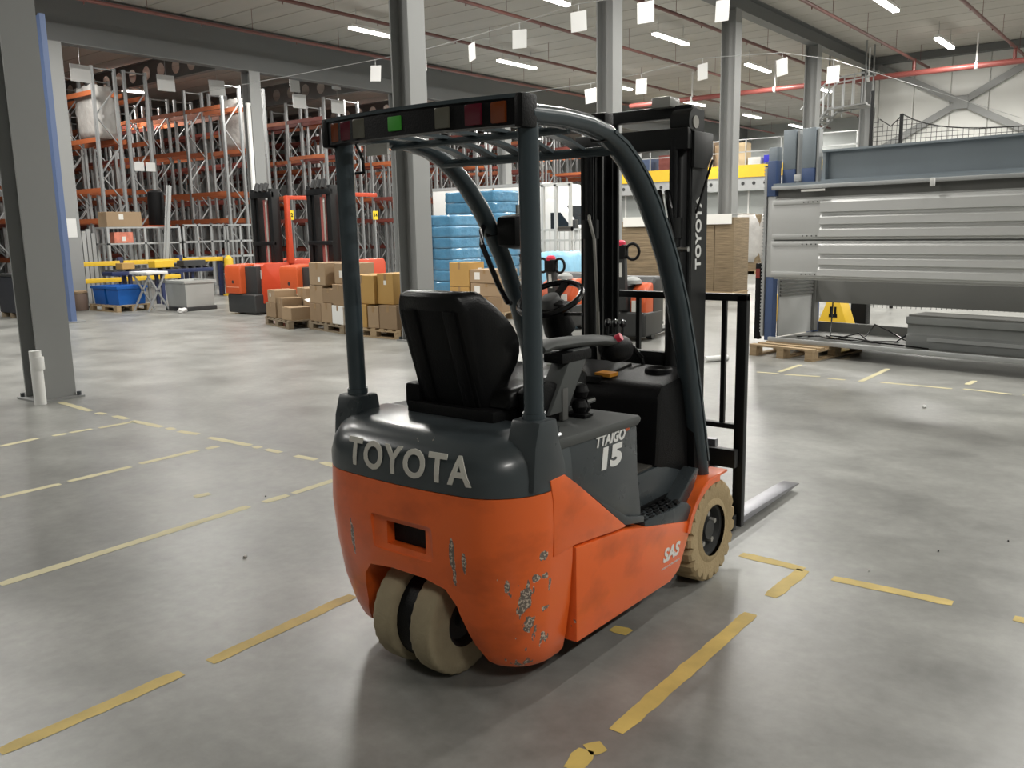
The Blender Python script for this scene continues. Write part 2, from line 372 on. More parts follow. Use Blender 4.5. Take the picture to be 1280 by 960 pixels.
# corrugated roof deck
prof = []; x = X0
while x < X1:
    prof += [(x, ZC), (x+0.84, ZC), (x+0.86, ZC+0.02), (x+0.88, ZC+0.02)]; x += 0.90
prof.append((X1, ZC)); mb = MB(); n = len(prof)
mb.add([(a, Y0, z) for a, z in prof]+[(a, Y1, z) for a, z in prof], [(i, i+1, n+i+1, n+i) for i in range(n-1)])
ceil = struct(mb.build('ceiling', deck_m, smooth=False))
MB().box(X0, X1, Y0, Y1, ZC+0.06, ZC+0.2).build('roof_slab', deck_m, ceil)
# outer walls
def clad_wall(name, horizontal, at, a, b, z0, z1, m, side, step=1.05):
    root = struct(empty(name))
    t = a; i = 0
    while t < b-0.01:
        e = min(t+step, b); g = 0.012
        q = MB()
        if horizontal: q.box(t+g, e-g, at, at+side*0.12, z0, z1)
        else: q.box(at, at+side*0.12, t+g, e-g, z0, z1)
        q.build('cladding_panel', m, root, 0.012, 1); t = e; i += 1
    q = MB()
    if horizontal: q.box(a, b, at+side*0.06, at+side*0.2, z0, z1)
    else: q.box(at+side*0.06, at+side*0.2, a, b, z0, z1)
    q.build('cladding_backing', m, root)
    return root
clad_wall('wall_right', False, 27.9, -13.0, 7.1, 0.0, ZC, wall_w, 1, 1.1)
clad_wall('wall_far', False, 43.8, 7.1, Y1, 0.0, ZC, wall_g, 1, 4.0)
clad_wall('wall_side', True, 40.8, X0, X1, 0.0, ZC, wall_g, 1, 4.0)
struct(MB().box(X0-0.2, X0, Y0, Y1, 0, ZC).build('wall_back', wall_g))
struct(MB().box(X0, 28, Y0-0.2, Y0, 0, ZC).build('wall_front', wall_g))
struct(MB().box(28.1, X1, 6.98, 7.1, 0, ZC).build('wall_return', wall_w))
struct(MB().box(27.6, 27.88, Y0, 7.1, 6.72, 6.94).build('trim_1', beam_grey))
# cross bracing on the white wall
br = tag(empty('wall_bracing', (27.8, 4.27, 5.29)), 'grey diagonal cross bracing bolted on the white cladding wall', 'bracing')
for s in (-1, 1):
    MB().bar((0, -3.0, -s*1.62), (0, 3.0, s*1.62), 0.12, 0.2).build('brace_bar', steel_grey, br)
MB().box(-0.09, 0.06, -0.22, 0.22, -0.2, 0.2).build('gusset_plate', steel_grey, br)

# H columns: flanges face +-Y
def h_column(mb, w, d, z0, z1, tf=0.022, tw=0.014):
    mb.box(-w/2, w/2, -d/2, -d/2+tf, z0, z1); mb.box(-w/2, w/2, d/2-tf, d/2, z0, z1); mb.box(-tw/2, tw/2, -d/2+tf, d/2-tf, z0, z1)
def column(x, y, z1, label, w=0.34, d=0.36):
    o = tag(empty('steel_column', (x, y, 0)), label, 'column', 'steel columns of the hall')
    q = MB(); h_column(q, w, d, 0.02, z1); q.build('h_profile', steel_grey, o)
    MB().box(-w/2-0.06, w/2+0.06, -d/2-0.06, d/2+0.06, 0.0, 0.02).build('base_plate', steel_grey, o)
    q = MB()
    for sx in (-1, 1):
        for sy in (-1, 1): q.cyl((sx*(w/2+0.02), sy*(d/2+0.02), 0.02), (sx*(w/2+0.02), sy*(d/2+0.02), 0.06), 0.022, 6)
    q.build('anchor_bolts', dark_grey, o)
    return o
ROW = [(0.50, 'wide steel column at the left edge with a white pipe at its foot'), (5.89, 'steel column between the carton pallets and the blue wrapped stack'),
       (11.29, 'steel column rising behind the forklift overhead guard'), (16.70, 'steel column in front of the yellow mezzanine edge'),
       (22.19, 'steel column standing behind the left end of the grey machine'), (27.36, 'dark steel column at the corner of the white wall')]
for x, l in ROW: column(x, 7.0, 6.55, l)
ROW2 = [(6.2, 'steel column beside the blue bins with a paper sheet on it'), (11.4, 'steel column standing behind the first orange stacker'), (16.8, 'steel column among the racks hidden behind the forklift pillar'), (22.2, 'steel column among the racks above the white truck')]
for x, l in ROW2: column(x, 18.2, 5.85, l)
for x, l in ((17.0, 'slim dark column deep among the left racks'), (22.4, 'slim dark column deep among the middle racks')): column(x, 29.0, 5.9, l)
o = tag(empty('cable_trunking', (11.12, 18.0, 0)), 'white cable trunking running up beside the column behind the stacker', 'trunking')
MB().box(-.05,.05,-.03,.03,0,5.0).build('trunking_body', white_m, o, 0.006); MB().box(-.06,.06,-.035,.035,4.96,5.02).build('trunking_cap', white_m, o)
o = put('notice_sheet', MB().box(-0.16, 0.16, -0.004, 0, 0, 0.42).mesh(), paper, None, (6.13, 18.013, 1.62)); tag(o, 'white paper sheet taped on the column beside the blue bins', 'paper')
# girders along X on the rows
def i_beam_x(name, y, x0, x1, z0, z1, label, w=0.3):
    o = tag(empty(name, (x0, y, z0)), label, 'beam')
    L = x1-x0; h = z1-z0
    MB().box(0, L, -w/2, w/2, 0, 0.025).build('flange', beam_grey, o); MB().box(0, L, -w/2, w/2, h-0.025, h).build('flange', beam_grey, o)
    MB().box(0, L, -0.01, 0.01, 0.025, h-0.025).build('web', beam_grey, o)
    return o
i_beam_x('roof_girder', 7.0, X0, 28, 6.55, ZC, 'steel roof girder running over the middle column row')
i_beam_x('roof_girder', 18.2, X0, X1, 5.85, ZC-0.05, 'deep dark roof girder crossing above the racks at upper left')
# castellated roof beams beyond the girder
def castellated():
    q = MB(); pitch = 0.8; h = 0.62; r = 0.2; n = 8; y = 0
    for k in range(26):
        cy = y+pitch/2; sq = []; ci = []
        for i in range(n*2):
            t = 2*PI*i/(n*2)+PI/4; ci.append((cy+r*math.cos(t), h/2+r*math.sin(t)))
            c, s_ = math.cos(t), math.sin(t); m_ = max(abs(c), abs(s_)); sq.append((cy+pitch/2*c/m_, h/2+h/2*s_/m_))
        vs = [(0, a, b) for a, b in sq]+[(0, a, b) for a, b in ci]; N = n*2
        q.add(vs, [(i, (i+1) % N, N+(i+1) % N, N+i) for i in range(N)]); y += pitch
    q2 = MB().box(-0.09, 0.09, 0, y, -0.02, 0); q2.box(-0.09, 0.09, 0, y, h, h+0.02)
    a = q.mesh('web', smooth=False); b = q2.mesh('flange')
    a.materials.append(beam_grey); b.materials.append(beam_grey)
    return a, b
cw, cf = castellated()
for i, x in enumerate((0.8, 6.2, 11.6, 17.0, 22.4, 27.8, 33.2)):
    o = tag(empty('castellated_beam', (x, 18.4, 6.18)), 'roof beam with round web holes above the racks, %s from the left' % ORD[i], 'beam', 'castellated roof beams')
    put('web', cw, beam_grey, o); put('flange', cf, beam_grey, o)
# sprinkler pipes along X
for i, (y, xs) in enumerate(((16.35, 'just in front of the deep girder'), (13.4, 'left of the lamps over the blue stacks'), (10.7, 'above the forklift guard'), (7.87, 'beside the middle girder'), (5.2, 'nearest the white wall corner'), (2.53, 'at the upper right'))):
    x1 = 43.0 if y > 7 else 27.5
    o = tag(empty('sprinkler_pipe', (X0, y, 6.4)), 'thin dark red sprinkler pipe under the roof %s' % xs, 'pipe')
    MB().cyl((0, 0, 0), (x1-X0, 0, 0), 0.042, 8).build('pipe_run', pipe_red, o)
    hr_ = MB().cyl((0, 0, 0.02), (0, 0, ZC-6.41), 0.006, 5).mesh('hanger_rod'); hr_.materials.append(pipe_red); sk_ = MB().cyl((0, 0, -0.09), (0, 0, 0), 0.014, 5).mesh('sprinkler_head'); sk_.materials.append(pipe_red)
    x = 1.4+12
    while x < x1-X0: put('hanger_rod', hr_, None, o, (x, 0, 0)); put('sprinkler_head', sk_, None, o, (x+1.3, 0, 0)); x += 2.7
o = tag(empty('main_pipe', (25.7, -4, 6.02)), 'thick bright red water main crossing below the roof to the right', 'pipe')
MB().cyl((0, 0, 0), (0, 19, 0), 0.085, 12).build('pipe_run', pipe_pink, o)
for y in (6.53, 9.2): MB().cyl((0, y, 0.05), (0, y, 0.42), 0.05, 10).build('riser', pipe_pink, o)
for y in (1.5, 4.5, 7.5, 10.5, 13.5, 16.5): MB().box(-0.02, 0.02, y-0.02, y+0.02, 0.05, 0.91).cyl((0, y-0.04, 0), (0, y+0.04, 0), 0.1, 12).build('pipe_clamp', white_m, o)

# ------------------------------------------------------------------ ceiling lamps
def lamp_mesh():
    h = MB().box(-0.92, 0.92, -0.085, 0.085, 0.0, 0.07).mesh('housing', 0.01)
    d = MB().box(-0.90, 0.90, -0.075, 0.075, -0.05, 0.0).mesh('diffuser', 0.012)
    w = MB(); w.box(-0.7, -0.69, -0.005, 0.005, 0.07, ZC-LAMP_Z+0.02); w.box(0.69, 0.7, -0.005, 0.005, 0.07, ZC-LAMP_Z+0.02)
    return h, d, w.mesh('hangers')
lh, ld, lw = lamp_mesh()
ldata = bpy.data.lights.new('lamp_light', 'AREA'); ldata.shape = 'RECTANGLE'; ldata.size = 1.8; ldata.size_y = 0.11; ldata.energy = LAMP_W; ldata.color = (1.0, 0.978, 0.925)
ROWS = [(4.03, 'in the row nearest the white wall'), (9.43, 'in the row above the forklift'), (14.56, 'in the row above the blue stacks'), (20.3, 'in the row just beyond the deep girder'), (27.0, 'in the row deep above the racks'), (-1.4, 'in the row over the open floor'), (-6.8, 'in the row outside the picture')]
for (y, where) in ROWS:
    for i, x in enumerate((-5.15, 0.65, 6.7, 12.6, 18.3, 24.1, 30.0, 35.8, 41.4)):
        if y < 7 and x > 27: continue
        if x < 3 and 15 < y: continue
        if y > 26 and x not in (12.6, 24.1, 35.8): continue
        if x < 3 and -2 < y < 5: continue
        o = tag(empty('ceiling_lamp', (x, y, LAMP_Z)), 'linear ceiling lamp %s, %s along' % (where, ORD[i]), 'lamp', 'linear ceiling lamps')
        put('housing', lh, white_m, o); put('diffuser', ld, tube_m, o); put('hanger_wire', lw, galv, o)
        l = bpy.data.objects.new('lamp_light', ldata); COL.objects.link(l); l.parent = o; l.location = (0, 0, -0.06)

# ------------------------------------------------------------------ hanging signs
sign_me = {}
def sign(x, y, z, w, h, label, rz=0.0, tilt=0.0, wire=0.5, face='x', group='hanging paper signs'):
    o = tag(empty('hanging_sign', (x, y, z), rz), label, 'sign', group)
    q = MB()
    if face == 'x': q.box(-0.003, 0.003, -w/2, w/2, -h/2, h/2)
    else: q.box(-w/2, w/2, -0.003, 0.003, -h/2, h/2)
    s = q.build('sheet', paper, o); s.rotation_euler = (tilt, 0, 0) if face == 'x' else (0, tilt, 0)
    q = MB(); q.cyl((0, 0, h/2-0.02), (0, 0, h/2+wire), 0.004, 4); q.build('string', galv, o)
A = [(9.3,11.24,4.8),(9.25,9.86,4.8),(9.09,8.52,4.82),(8.9,7.3,4.84),(8.6,5.9,4.86),(8.57,4.69,4.8),(9.26,3.79,4.8)]
for i, (x, y, z) in enumerate(A): sign(x, y, z-0.06, 0.27, 0.3, 'small white paper sign on the nearer ceiling wire, %s from the left' % ORD[i], random.uniform(-0.5, 0.2), random.uniform(-0.12, 0.12), 0.12)
B = [(14.6,9.55,4.74),(14.6,8.2,4.8),(14.4,6.6,4.9),(14.5,4.9,4.8),(14.9,4.0,4.6)]
for i, (x, y, z) in enumerate(B): sign(x, y, z-0.06, 0.30, 0.33, 'small white paper sign on the farther ceiling wire, %s from the left' % ORD[i], random.uniform(-0.5, 0.2), random.uniform(-0.12, 0.12), 0.12)
C_ = [(7.49,5.5),(9.72,5.53),(11.24,5.58),(14.04,5.50),(15.52,5.48),(13.9,5.95),(15.5,6.2)]
for i, (x, z) in enumerate(C_): sign(x, 19.5, z, 0.5 if i < 5 else 0.36, 0.4, 'white aisle sign hanging in front of the rack ends, %s from the left' % ORD[i] if i < 5 else ('white aisle sign hung higher between the racks, %s' % ('left one' if i == 5 else 'right one')), 0, random.uniform(-0.05, 0.05), ZC-z-.2, 'y')
for nm, pts, lb in (('sign_wire', [(p[0], p[1], p[2]+0.2) for p in [(9.6,17.9,4.9)]+A+[(10.5,1.0,4.8)]], 'thin wire carrying the nearer line of paper signs'), ('sign_wire', [(p[0], p[1], p[2]+0.22) for p in [(15,16,4.8)]+B+[(27.5,2.5,4.4)]], 'thin wire carrying the farther line of paper signs')):
    tag(MB().tube(pts, 0.006, 4).build(nm, galv), lb, 'wire')

# ================================================================== PALLET RACKS
FRAME_H, FRAME_D = 6.0, 0.68
def rack_frame_mesh():
    q = MB()
    for x in (0, FRAME_D-0.07): q.box(x, x+0.07, -0.045, -0.04+0.005, 0, FRAME_H); q.box(x, x+0.006, -0.045, 0.045, 0, FRAME_H); q.box(x+0.064, x+0.07, -0.045, 0.045, 0, FRAME_H)
    z = 0.25; s = 0
    while z < FRAME_H-0.7:
        a, b = (0.035, FRAME_D-0.035) if s % 2 == 0 else (FRAME_D-0.035, 0.035)
        q.bar((a, 0, z), (b, 0, z+0.75), 0.03, 0.03, (0,1,0)); z += 0.75; s += 1
    q.bar((0.035, 0, 0.2), (FRAME_D-0.035, 0, 0.2), 0.03, 0.03); q.bar((0.035, 0, FRAME_H-0.05), (FRAME_D-0.035, 0, FRAME_H-0.05), 0.03, 0.03)
    return q.mesh('frame', smooth=False)
BAY = 1.95
rf = rack_frame_mesh(); rf.materials.append(rack_steel)
bm_o = MB().box(-0.025, 0.025, 0.05, BAY-0.05, -0.06, 0.06).mesh('beam'); bm_o.materials.append(rack_orange)
bm_r = bm_o.copy(); bm_r.materials.clear(); bm_r.materials.append(rack_red)
LEV = (0.95, 2.05, 2.85, 4.15, 5.35)
RX = [4.7, 8.5, 12.35, 16.2, 20.05, 23.9, 27.75, 31.6, 35.45]
ri = 0
for i, rx in enumerate(RX):
    for side in (0, 1):
        x = rx+side*0.87; nb = 9 if i < 6 else 7
        o = tag(empty('pallet_rack', (x, 21.0, 0)), 'tall empty pallet rack with orange beams, %s from the left' % (ORD[ri] if ri < 16 else ('seventeenth' if ri == 16 else 'eighteenth')), 'rack', 'pallet racks behind the girder'); ri += 1
        for k in range(nb+1): put('frame', rf, rack_steel, o, (0, k*BAY, 0))
        for k in range(nb):
            for z in LEV:
                if z < 1 and k < 3: continue
                if random.random() < 0.06: continue
                for dx in (0.035, FRAME_D-0.035): put('beam', bm_o if (k < 3 and i < 3) or random.random() < 0.25 else bm_r, None, o, (dx, k*BAY, z))
# silver wrapped load and film on the first rack
def soft_box(name, w, d, h, m, parent=None, seg=6, amp=0.03, loc=None, rz=0, rnd_=0.06):
    bm = bmesh.new(); bmesh.ops.create_cube(bm, size=1.0); bmesh.ops.subdivide_edges(bm, edges=bm.edges, cuts=seg, use_grid_fill=True)
    rnd = random.Random(hash(name) % 97 if False else 11)
    for v in bm.verts:
        c = v.co; k = rnd_*(abs(c.x*2)**6*abs(c.z*2)**6+abs(c.y*2)**6*abs(c.z*2)**6+abs(c.x*2)**6*abs(c.y*2)**6)
        s = 1-k
        v.co = Vector((c.x*w*s+rnd.uniform(-amp, amp), c.y*d*s+rnd.uniform(-amp, amp), (c.z+0.5)*h+(rnd.uniform(-amp, amp) if c.z > -0.49 else 0)))
    me = bpy.data.meshes.new(name); bm.to_mesh(me); bm.free(); me.shade_smooth()
    return put(name, me, m, parent, loc, rz)
tag(soft_box('wrapped_load', 0.6, 1.1, 1.35, film_m, None, 6, 0.035, (8.95, 21.75, 4.22)), 'bulging silver film wrapped load high on the leftmost visible rack', 'wrapped pallet')
tag(soft_box('wrapped_load', 0.5, 0.7, 1.0, film_m, None, 5, 0.04, (8.84, 23.75, 4.2)), 'smaller crumpled film bundle behind the silver wrapped load', 'wrapped pallet')
tag(soft_box('wrapped_load', 0.55, 1.2, 1.5, film_m, None, 6, 0.03, (13.56, 21.95, 4.22)), 'pale wrapped load high on the rack beside the column', 'wrapped pallet')
for i, (x, z) in enumerate(((9.6, 3.5), (9.93, 3.5))):
    sign(x, 20.951, z, 0.28, 0.24, 'small white rack tag low on the first aisle, %s of the two' % ('left' if i == 0 else 'right'), 0, 0, 0.1, 'y', 'rack tags')

# ================================================================== FORKLIFT
def build_forklift():
    F = tag(empty('forklift', (0, 0, 0)), 'orange and slate grey three-wheel electric forklift parked in the foreground', 'forklift')
    def out(xr, w, r, xf, bulge, z, n=8):
        pts = [(xf, -w), (xr+r+0.06, -w)]
        for i in range(n+1):
            t = PI*1.5-(PI/2)*i/n; pts.append((xr+r+r*math.cos(t), -(w-r)+r*math.sin(t)))
        m_ = 8; ya = -(w-r)
        for i in range(1, m_): pts.append((xr, ya-2*ya*i/m_))
        for i in range(n+1):
            t = PI-(PI/2)*i/n; pts.append((xr+r+r*math.cos(t), (w-r)+r*math.sin(t)))
        pts += [(xr+r+0.06, w), (xf, w)]
        return [(x-bulge*max(0, 1-(y/w)**2) if x < xr+r+0.02 else x, y, z) for x, y in pts]
    def rear_x(y, z):
        w = 0.49; r = 0.19
        if abs(y) > w-r:
            a = (abs(y)-(w-r))/r; x = -1.40+r*(1-math.sqrt(max(0, 1-a*a)))
        else: x = -1.40
        x -= 0.05*(1-(y/w)**2)
        if z > 0.80: x += 0.45*(z-0.80)**1.3
        return x
    xf = -1.08
    secs = [out(-1.27, .425, .13, xf, .03, .083), out(-1.30, .445, .14, xf, .035, .11), out(-1.335, .46, .16, xf, .04, .18), out(-1.37, .477, .175, xf, .045, .30),
            out(-1.395, .490, .19, xf, .05, .46), out(-1.405, .495, .19, xf, .05, .60), out(-1.40, .493, .19, xf, .05, .735)]
    body = MB().loft(secs).build('rear_body', toy_orange, F, ang=30)
    arch = MB().prism([(-.37,-.1),(-.302,.09),(-.258,.22),(-.235,.33),(-.195,.388),(-.1,.412),(.05,.415),(.17,.40),(.215,.35),(.25,.22),(.31,.09),(.36,-.1)], 'x', -1.7, -1.09).build('cutter', None)
    slot1 = MB().box(-1.7, -1.435, -.165, .135, .478, .612).build('cutter', None, bevel=0.02)
    slot2 = MB().box(-1.7, -1.25, -.122, .068, .503, .588).build('cutter', None)
    cut(body, [arch, slot1, slot2])
    MB().box(-1.40, -1.27, -.12, .066, .505, .586).build('tow_slot_lining', black_pl, body)
    hood = [out(-1.40, .493, .19, xf, .05, .738), out(-1.402, .491, .19, xf, .05, .79), out(-1.39, .485, .19, xf, .05, .84), out(-1.365, .47, .19, xf, .05, .882), out(-1.33, .445, .18, xf, .05, .908), out(-1.28, .41, .18, xf, .04, .92)]
    MB().loft(hood).build('counterweight_hood', toy_dark, F, ang=40)
    # lettering on the hood, bent onto its surface
    me = text_mesh('TOYOTA', 0.135, 0.0015, 0.0035, 0, 1.18, 0.93, 0.03)
    map_text(me, lambda u, v, d: Vector((rear_x(-u-0.038, 0.815+v)-0.003-d, -u-0.038, 0.818+v*1.0)))
    put('brand_lettering', me, cream_print, F)
    # side shoulders, lower panels, slate side covers
    for s in (-1, 1):
        ya, yb = sorted((s*0.30, s*0.4968))
        MB().prism([(-1.20,.50),(-1.20,.70),(-1.215,.772),(-1.13,.775),(-1.05,.72),(-.72,.474),(-.80,.478),(-1.075,.506)], 'y', ya, yb).build('side_shoulder', toy_orange, F, 0.004)
        ya, yb = sorted((s*0.40, s*0.4995))
        MB().prism([(-1.07,.135),(-1.07,.497),(-.735,.465),(-.165,.342),(-.19,.29),(-.28,.155),(-.36,.125)], 'y', ya, yb).build('side_panel', toy_orange, F, 0.012)
        ya, yb = sorted((s*0.30, s*0.478))
        MB().prism([(-1.15,.78),(-1.05,.722),(-.72,.476),(-.575,.448),(-.575,.50),(-.60,.64),(-.612,.85),(-1.16,.87)], 'y', ya, yb).build('side_cover', dark_grey, F, 0.012)
        ya, yb = sorted((s*0.475, s*0.492))
        MB().prism([(-.98,.672),(-.72,.476),(-.575,.448),(-.575,.475),(-.70,.505)], 'y', ya, yb).build('cover_skirt', dark_grey, F, 0.006)
    MB().box(-1.05, 0.12, -.40, .40, .10, .46).build('chassis', black_pl, F)
    MB().prism([(-1.2,.862),(-.612,.848),(-.585,.868),(-.60,.886),(-1.2,.902)], 'y', -.485, .485).build('battery_lid', dusty_grey, F, 0.012)
    MB().box(-.80, -.74, -.36, -.26, .893, .905).build('lid_latch', black_pl, F, 0.003)
    # side decals
    me = text_mesh('TTAIGO', 0.056, 0.001, 0.0022, 0.25, 1.0, 1.0)
    map_text(me, lambda u, v, d: Vector((-.812+u, -.4795-d, .835+v-u*0.02))); put('model_lettering', me, white_print, F)
    me = text_mesh('15', 0.105, 0.001, 0.006, 0.12, 1.0, 1.55)
    map_text(me, lambda u, v, d: Vector((-.815+u, -.4795-d, .762+v-u*0.02))); put('capacity_lettering', me, white_print, F)
    me = text_mesh('48', 0.028, 0.001, 0.001, 0.2)
    map_text(me, lambda u, v, d: Vector((-.690+u, -.4795-d, .850+v))); put('voltage_lettering', me, bt_orange, F)
    me = text_mesh('SAS', 0.075, 0.001, 0.003, 0.3, 1.0, 1.15)
    map_text(me, lambda u, v, d: Vector((-.365+u, -.501-d, .255+v+u*0.0))); put('badge_lettering', me, white_print, F)
    me = text_mesh('SYSTEM OF ACTIVE STABILITY', 0.012, 0.0005, 0)
    map_text(me, lambda u, v, d: Vector((-.365+u, -.501-d, .205+v))); put('badge_small_print', me, white_print, F)
    # step and foot platform
    MB().prism([(-.572,.352),(-.572,.447),(-.20,.432),(-.16,.40),(-.165,.345)], 'y', -.494, -.34).build('step', dark_grey, F, 0.012)
    MB().prism([(-.25,.43),(-.07,.55),(-.035,.54),(-.13,.40)], 'y', -.465, -.39).build('step_riser', dark_grey, F, 0.008)
    q = MB()
    for r_ in range(4):
        for c_ in range(6):
            cx = -.545+.055*c_+(.02 if r_ % 2 else 0); q.box(cx-.016, cx+.016, -.484+.022*r_, -.472+.022*r_, .44, .4475)
    q.build('tread_grips', black_pl, F)
    MB().box(-.575, -.01, -.40, .40, .44, .60).build('foot_platform', dark_grey, F, 0.02)
    MB().box(-.565, -.03, -.385, .38, .598, .608).build('floor_mat', mat('floor_mat_rubber', (0.05, 0.047, 0.04), 0.8, 0, 0.3, 9), F, 0.003)
    MB().prism([(-.33,.60),(-.31,.90),(-.27,.945),(.05,.975),(.11,.95),(.13,.50),(-.02,.50)], 'y', -.405, .42).build('front_cowl', black_pl, F, 0.03)
    MB().prism([(-.03,.50),(-.06,.93),(.02,.96),(.13,.5)], 'y', -.44, -.35).build('cowl_cheek', black_pl, F, 0.015)
    tray = MB().prism([(-.30,.93),(-.28,.955),(.0,.985),(.0,.95)], 'y', -.10, .38).build('dash_top', black_pl, F, 0.01)
    MB().box(-.255, -.185, -.135, -.055, .952, .968).build('orange_sticker', mat('amber_sticker', (0.8, 0.33, 0.03), 0.5), tray)
    q = MB(); q.lathe([(0.0, .036), (.022, .05), (.026, .056), (.022, .062), (0.0, .066)], 24, 'z', (-.06, -.27, .955)); q.build('cup_holder', black_pl, F)
    MB().cyl((-.06, -.27, .95), (-.06, -.27, .966), .046, 20).build('cup_hole', black_gloss, F)
    # steering
    ax = Vector((-.45, 0, .89)).normalized(); ctr = Vector((-.33, .13, 1.295))
    MB().cyl((-.12, .13, .86), ctr-ax*.05, .055, 14, .045).build('steering_column', black_pl, F)
    MB().cyl(ctr-ax*.17, ctr-ax*.03, .075, 14, .06).build('column_cover', black_pl, F, 0.01)
    u = Vector((0,1,0)); w = ax.cross(u).normalized()
    sw = MB().tube([ctr+(u*math.cos(t)+w*math.sin(t))*.145 for t in [2*PI*i/36 for i in range(36)]], .0135, 8, True, ax).build('steering_wheel', black_gloss, F)
    q = MB()
    for t in (0.3, PI-0.3, PI*1.5): q.bar(ctr-ax*.02, ctr+(u*math.cos(t)+w*math.sin(t))*.14, .035, .012, ax)
    q.build('spokes', black_pl, sw); MB().cyl(ctr-ax*.035, ctr+ax*.012, .05, 16, .04).build('wheel_hub', mat('grey_hub', (0.09,0.09,0.09), 0.5), sw, 0.005)
    MB().cyl(ctr+u*.125-ax*0+w*.0, ctr+u*.125+ax*.06, .02, 10, .024).build('steering_knob', black_pl, sw)
    MB().bar(ctr-ax*.08, ctr-ax*.07+Vector((-.02, -.16, .0)), .014, .014).build('direction_lever', black_gloss, F)
    # seat
    bk = MB()
    def back_sec(z):
        k = (z-.93)/.45; x = -1.065-.13*k; hw = .195+.045*math.sin(min(1, k*1.05)*PI*.62)
        if k > .85: hw -= .05*((k-.85)/.15)**2
        fb = .04+.11*math.sin(max(0, min(1, (k-.2)/.78))*PI)
        c_ = .03; hr = (.155+.02*k)*(1-.22*max(0, (k-.72)/.28)**2.5); q_ = [(x-.045, hr-.02), (x-.02, hr+.008), (x+fb*.5, hr+.04*math.sin(k*PI*.9)), (x+fb, hr+.065*math.sin(max(.05, k)*PI*.85)), (x+fb+.022, hr+.035), (x+fb*.5+.02, hr*.72), (x+.045, hr*.3)]
        return [(a_, c_-b_, z) for a_, b_ in q_]+[(a_, c_+b_, z) for a_, b_ in reversed(q_)]
    zs = [.935+.44*(1-(1-i/15)**1.4) for i in range(16)]
    ss = [back_sec(z) for z in zs]; last = [(p[0]*0.6+(-1.17)*0.4, p[1]*.9, 1.388) for p in ss[-1]]
    bk.loft(ss+[last]); bk.build('seat_back', black_seat, F, ang=75)
    MB().prism([(-1.118,.95),(-1.10,.95),(-1.205,1.335),(-1.225,1.325)], 'y', -.115, .175).build('seat_back_shell', black_pl, F, 0.012)
    for y in (-.07, .12): MB().prism([(-1.128,.96),(-1.10,.96),(-1.205,1.33),(-1.235,1.32)], 'y', y-.028, y+.028).build('shell_rib', black_pl, F, 0.008)
    MB().prism([(-1.10,.955),(-1.07,1.03),(-.62,1.06),(-.56,1.03),(-.57,.955)], 'y', -.225, .225).build('seat_cushion', black_seat, F, 0.03, 3)
    MB().box(-1.15, -.60, -.20, .23, .895, .962).build('seat_suspension', black_pl, F, 0.015)
    MB().box(-1.14, -1.06, .17, .25, .93, 1.03).build('belt_retractor', black_pl, F, 0.02)
    MB().prism([(-1.02,.90),(-1.05,1.02),(-.97,1.06),(-.86,1.03),(-.82,.9)], 'y', -.31, -.225).build('hip_restraint', black_pl, F, 0.02)
    MB().box(-.90, -.865, -.33, -.31, .90, 1.02).build('belt_strap', mat('grey_belt', (0.10,0.10,0.095), 0.6), F, 0.004)
    # arm rest with levers
    q = MB(); q.sweep([(-1.0,-.28,1.175), (-.93,-.28,1.183), (-.78,-.28,1.178), (-.6,-.28,1.165), (-.5,-.28,1.15)], [(.045*math.cos(t)*1.05, .022*math.sin(t)) for t in [2*PI*i/14 for i in range(14)]])
    q.build('arm_rest', dusty_grey, F)
    q = MB(); q.loft([[( -.53+dx, -.28+r_*1.05*math.cos(t), 1.125+r_*math.sin(t)-dx*.12) for t in [2*PI*i/16 for i in range(16)]] for dx, r_ in ((0,.03),(.03,.052),(.08,.06),(.13,.055),(.165,.035),(.175,.01))])
    q.build('lever_console', black_pl, F, ang=60)
    for i, y in enumerate((-.30, -.265, -.23)):
        st = MB().cyl((-.43,y,1.16), (-.425,y,1.205), .006, 6).build('lever', black_gloss, F)
        MB().lathe([(-.018, 0.0), (-.012, .012), (0, .016), (.012, .012), (.018, 0.0)], 10, 'z', (-.425, y, 1.215)).build('lever_knob', black_gloss, st)
    MB().cyl((-.50,-.315,1.16), (-.495,-.335,1.172), .017, 12).build('stop_button', red_knob, F)
    MB().prism([(-.98,.93),(-.86,.93),(-.70,1.155),(-.82,1.155)], 'y', -.325, -.245).build('arm_rest_bracket', dusty_grey, F, 0.008)
    MB().box(-.90, -.70, -.33, -.24, 1.11, 1.15).build('arm_rest_hinge', black_pl, F, 0.01)
    q = MB()
    for p, r_ in (((-.74,-.30,.985), .034), ((-.76,-.31,.93), .032), ((-.70,-.29,.915), .028)): q.lathe([(-r_, 0.0), (-r_*.7, r_*.75), (0, r_), (r_*.7, r_*.75), (r_, 0.0)], 12, 'z', p)
    q.build('adjuster_knobs', black_pl, F); MB().cyl((-.70,-.30,.935), (-.66,-.31,.94), .012, 8).build('seat_belt_buckle', chrome, F)
    # overhead guard
    prof = [(.034*math.cos(t)*(1 if abs(math.cos(t)) < .9 else 1), .046*math.sin(t)) for t in [2*PI*i/14 for i in range(14)]]
    path = [(.055,.44),(.03,.56),(-.045,.84),(-.12,1.08),(-.195,1.28),(-.29,1.47),(-.375,1.6),(-.45,1.70),(-.53,1.785),(-.61,1.85),(-.69,1.9),(-.78,1.935),(-.9,1.955),(-1.05,1.962),(-1.24,1.958)]
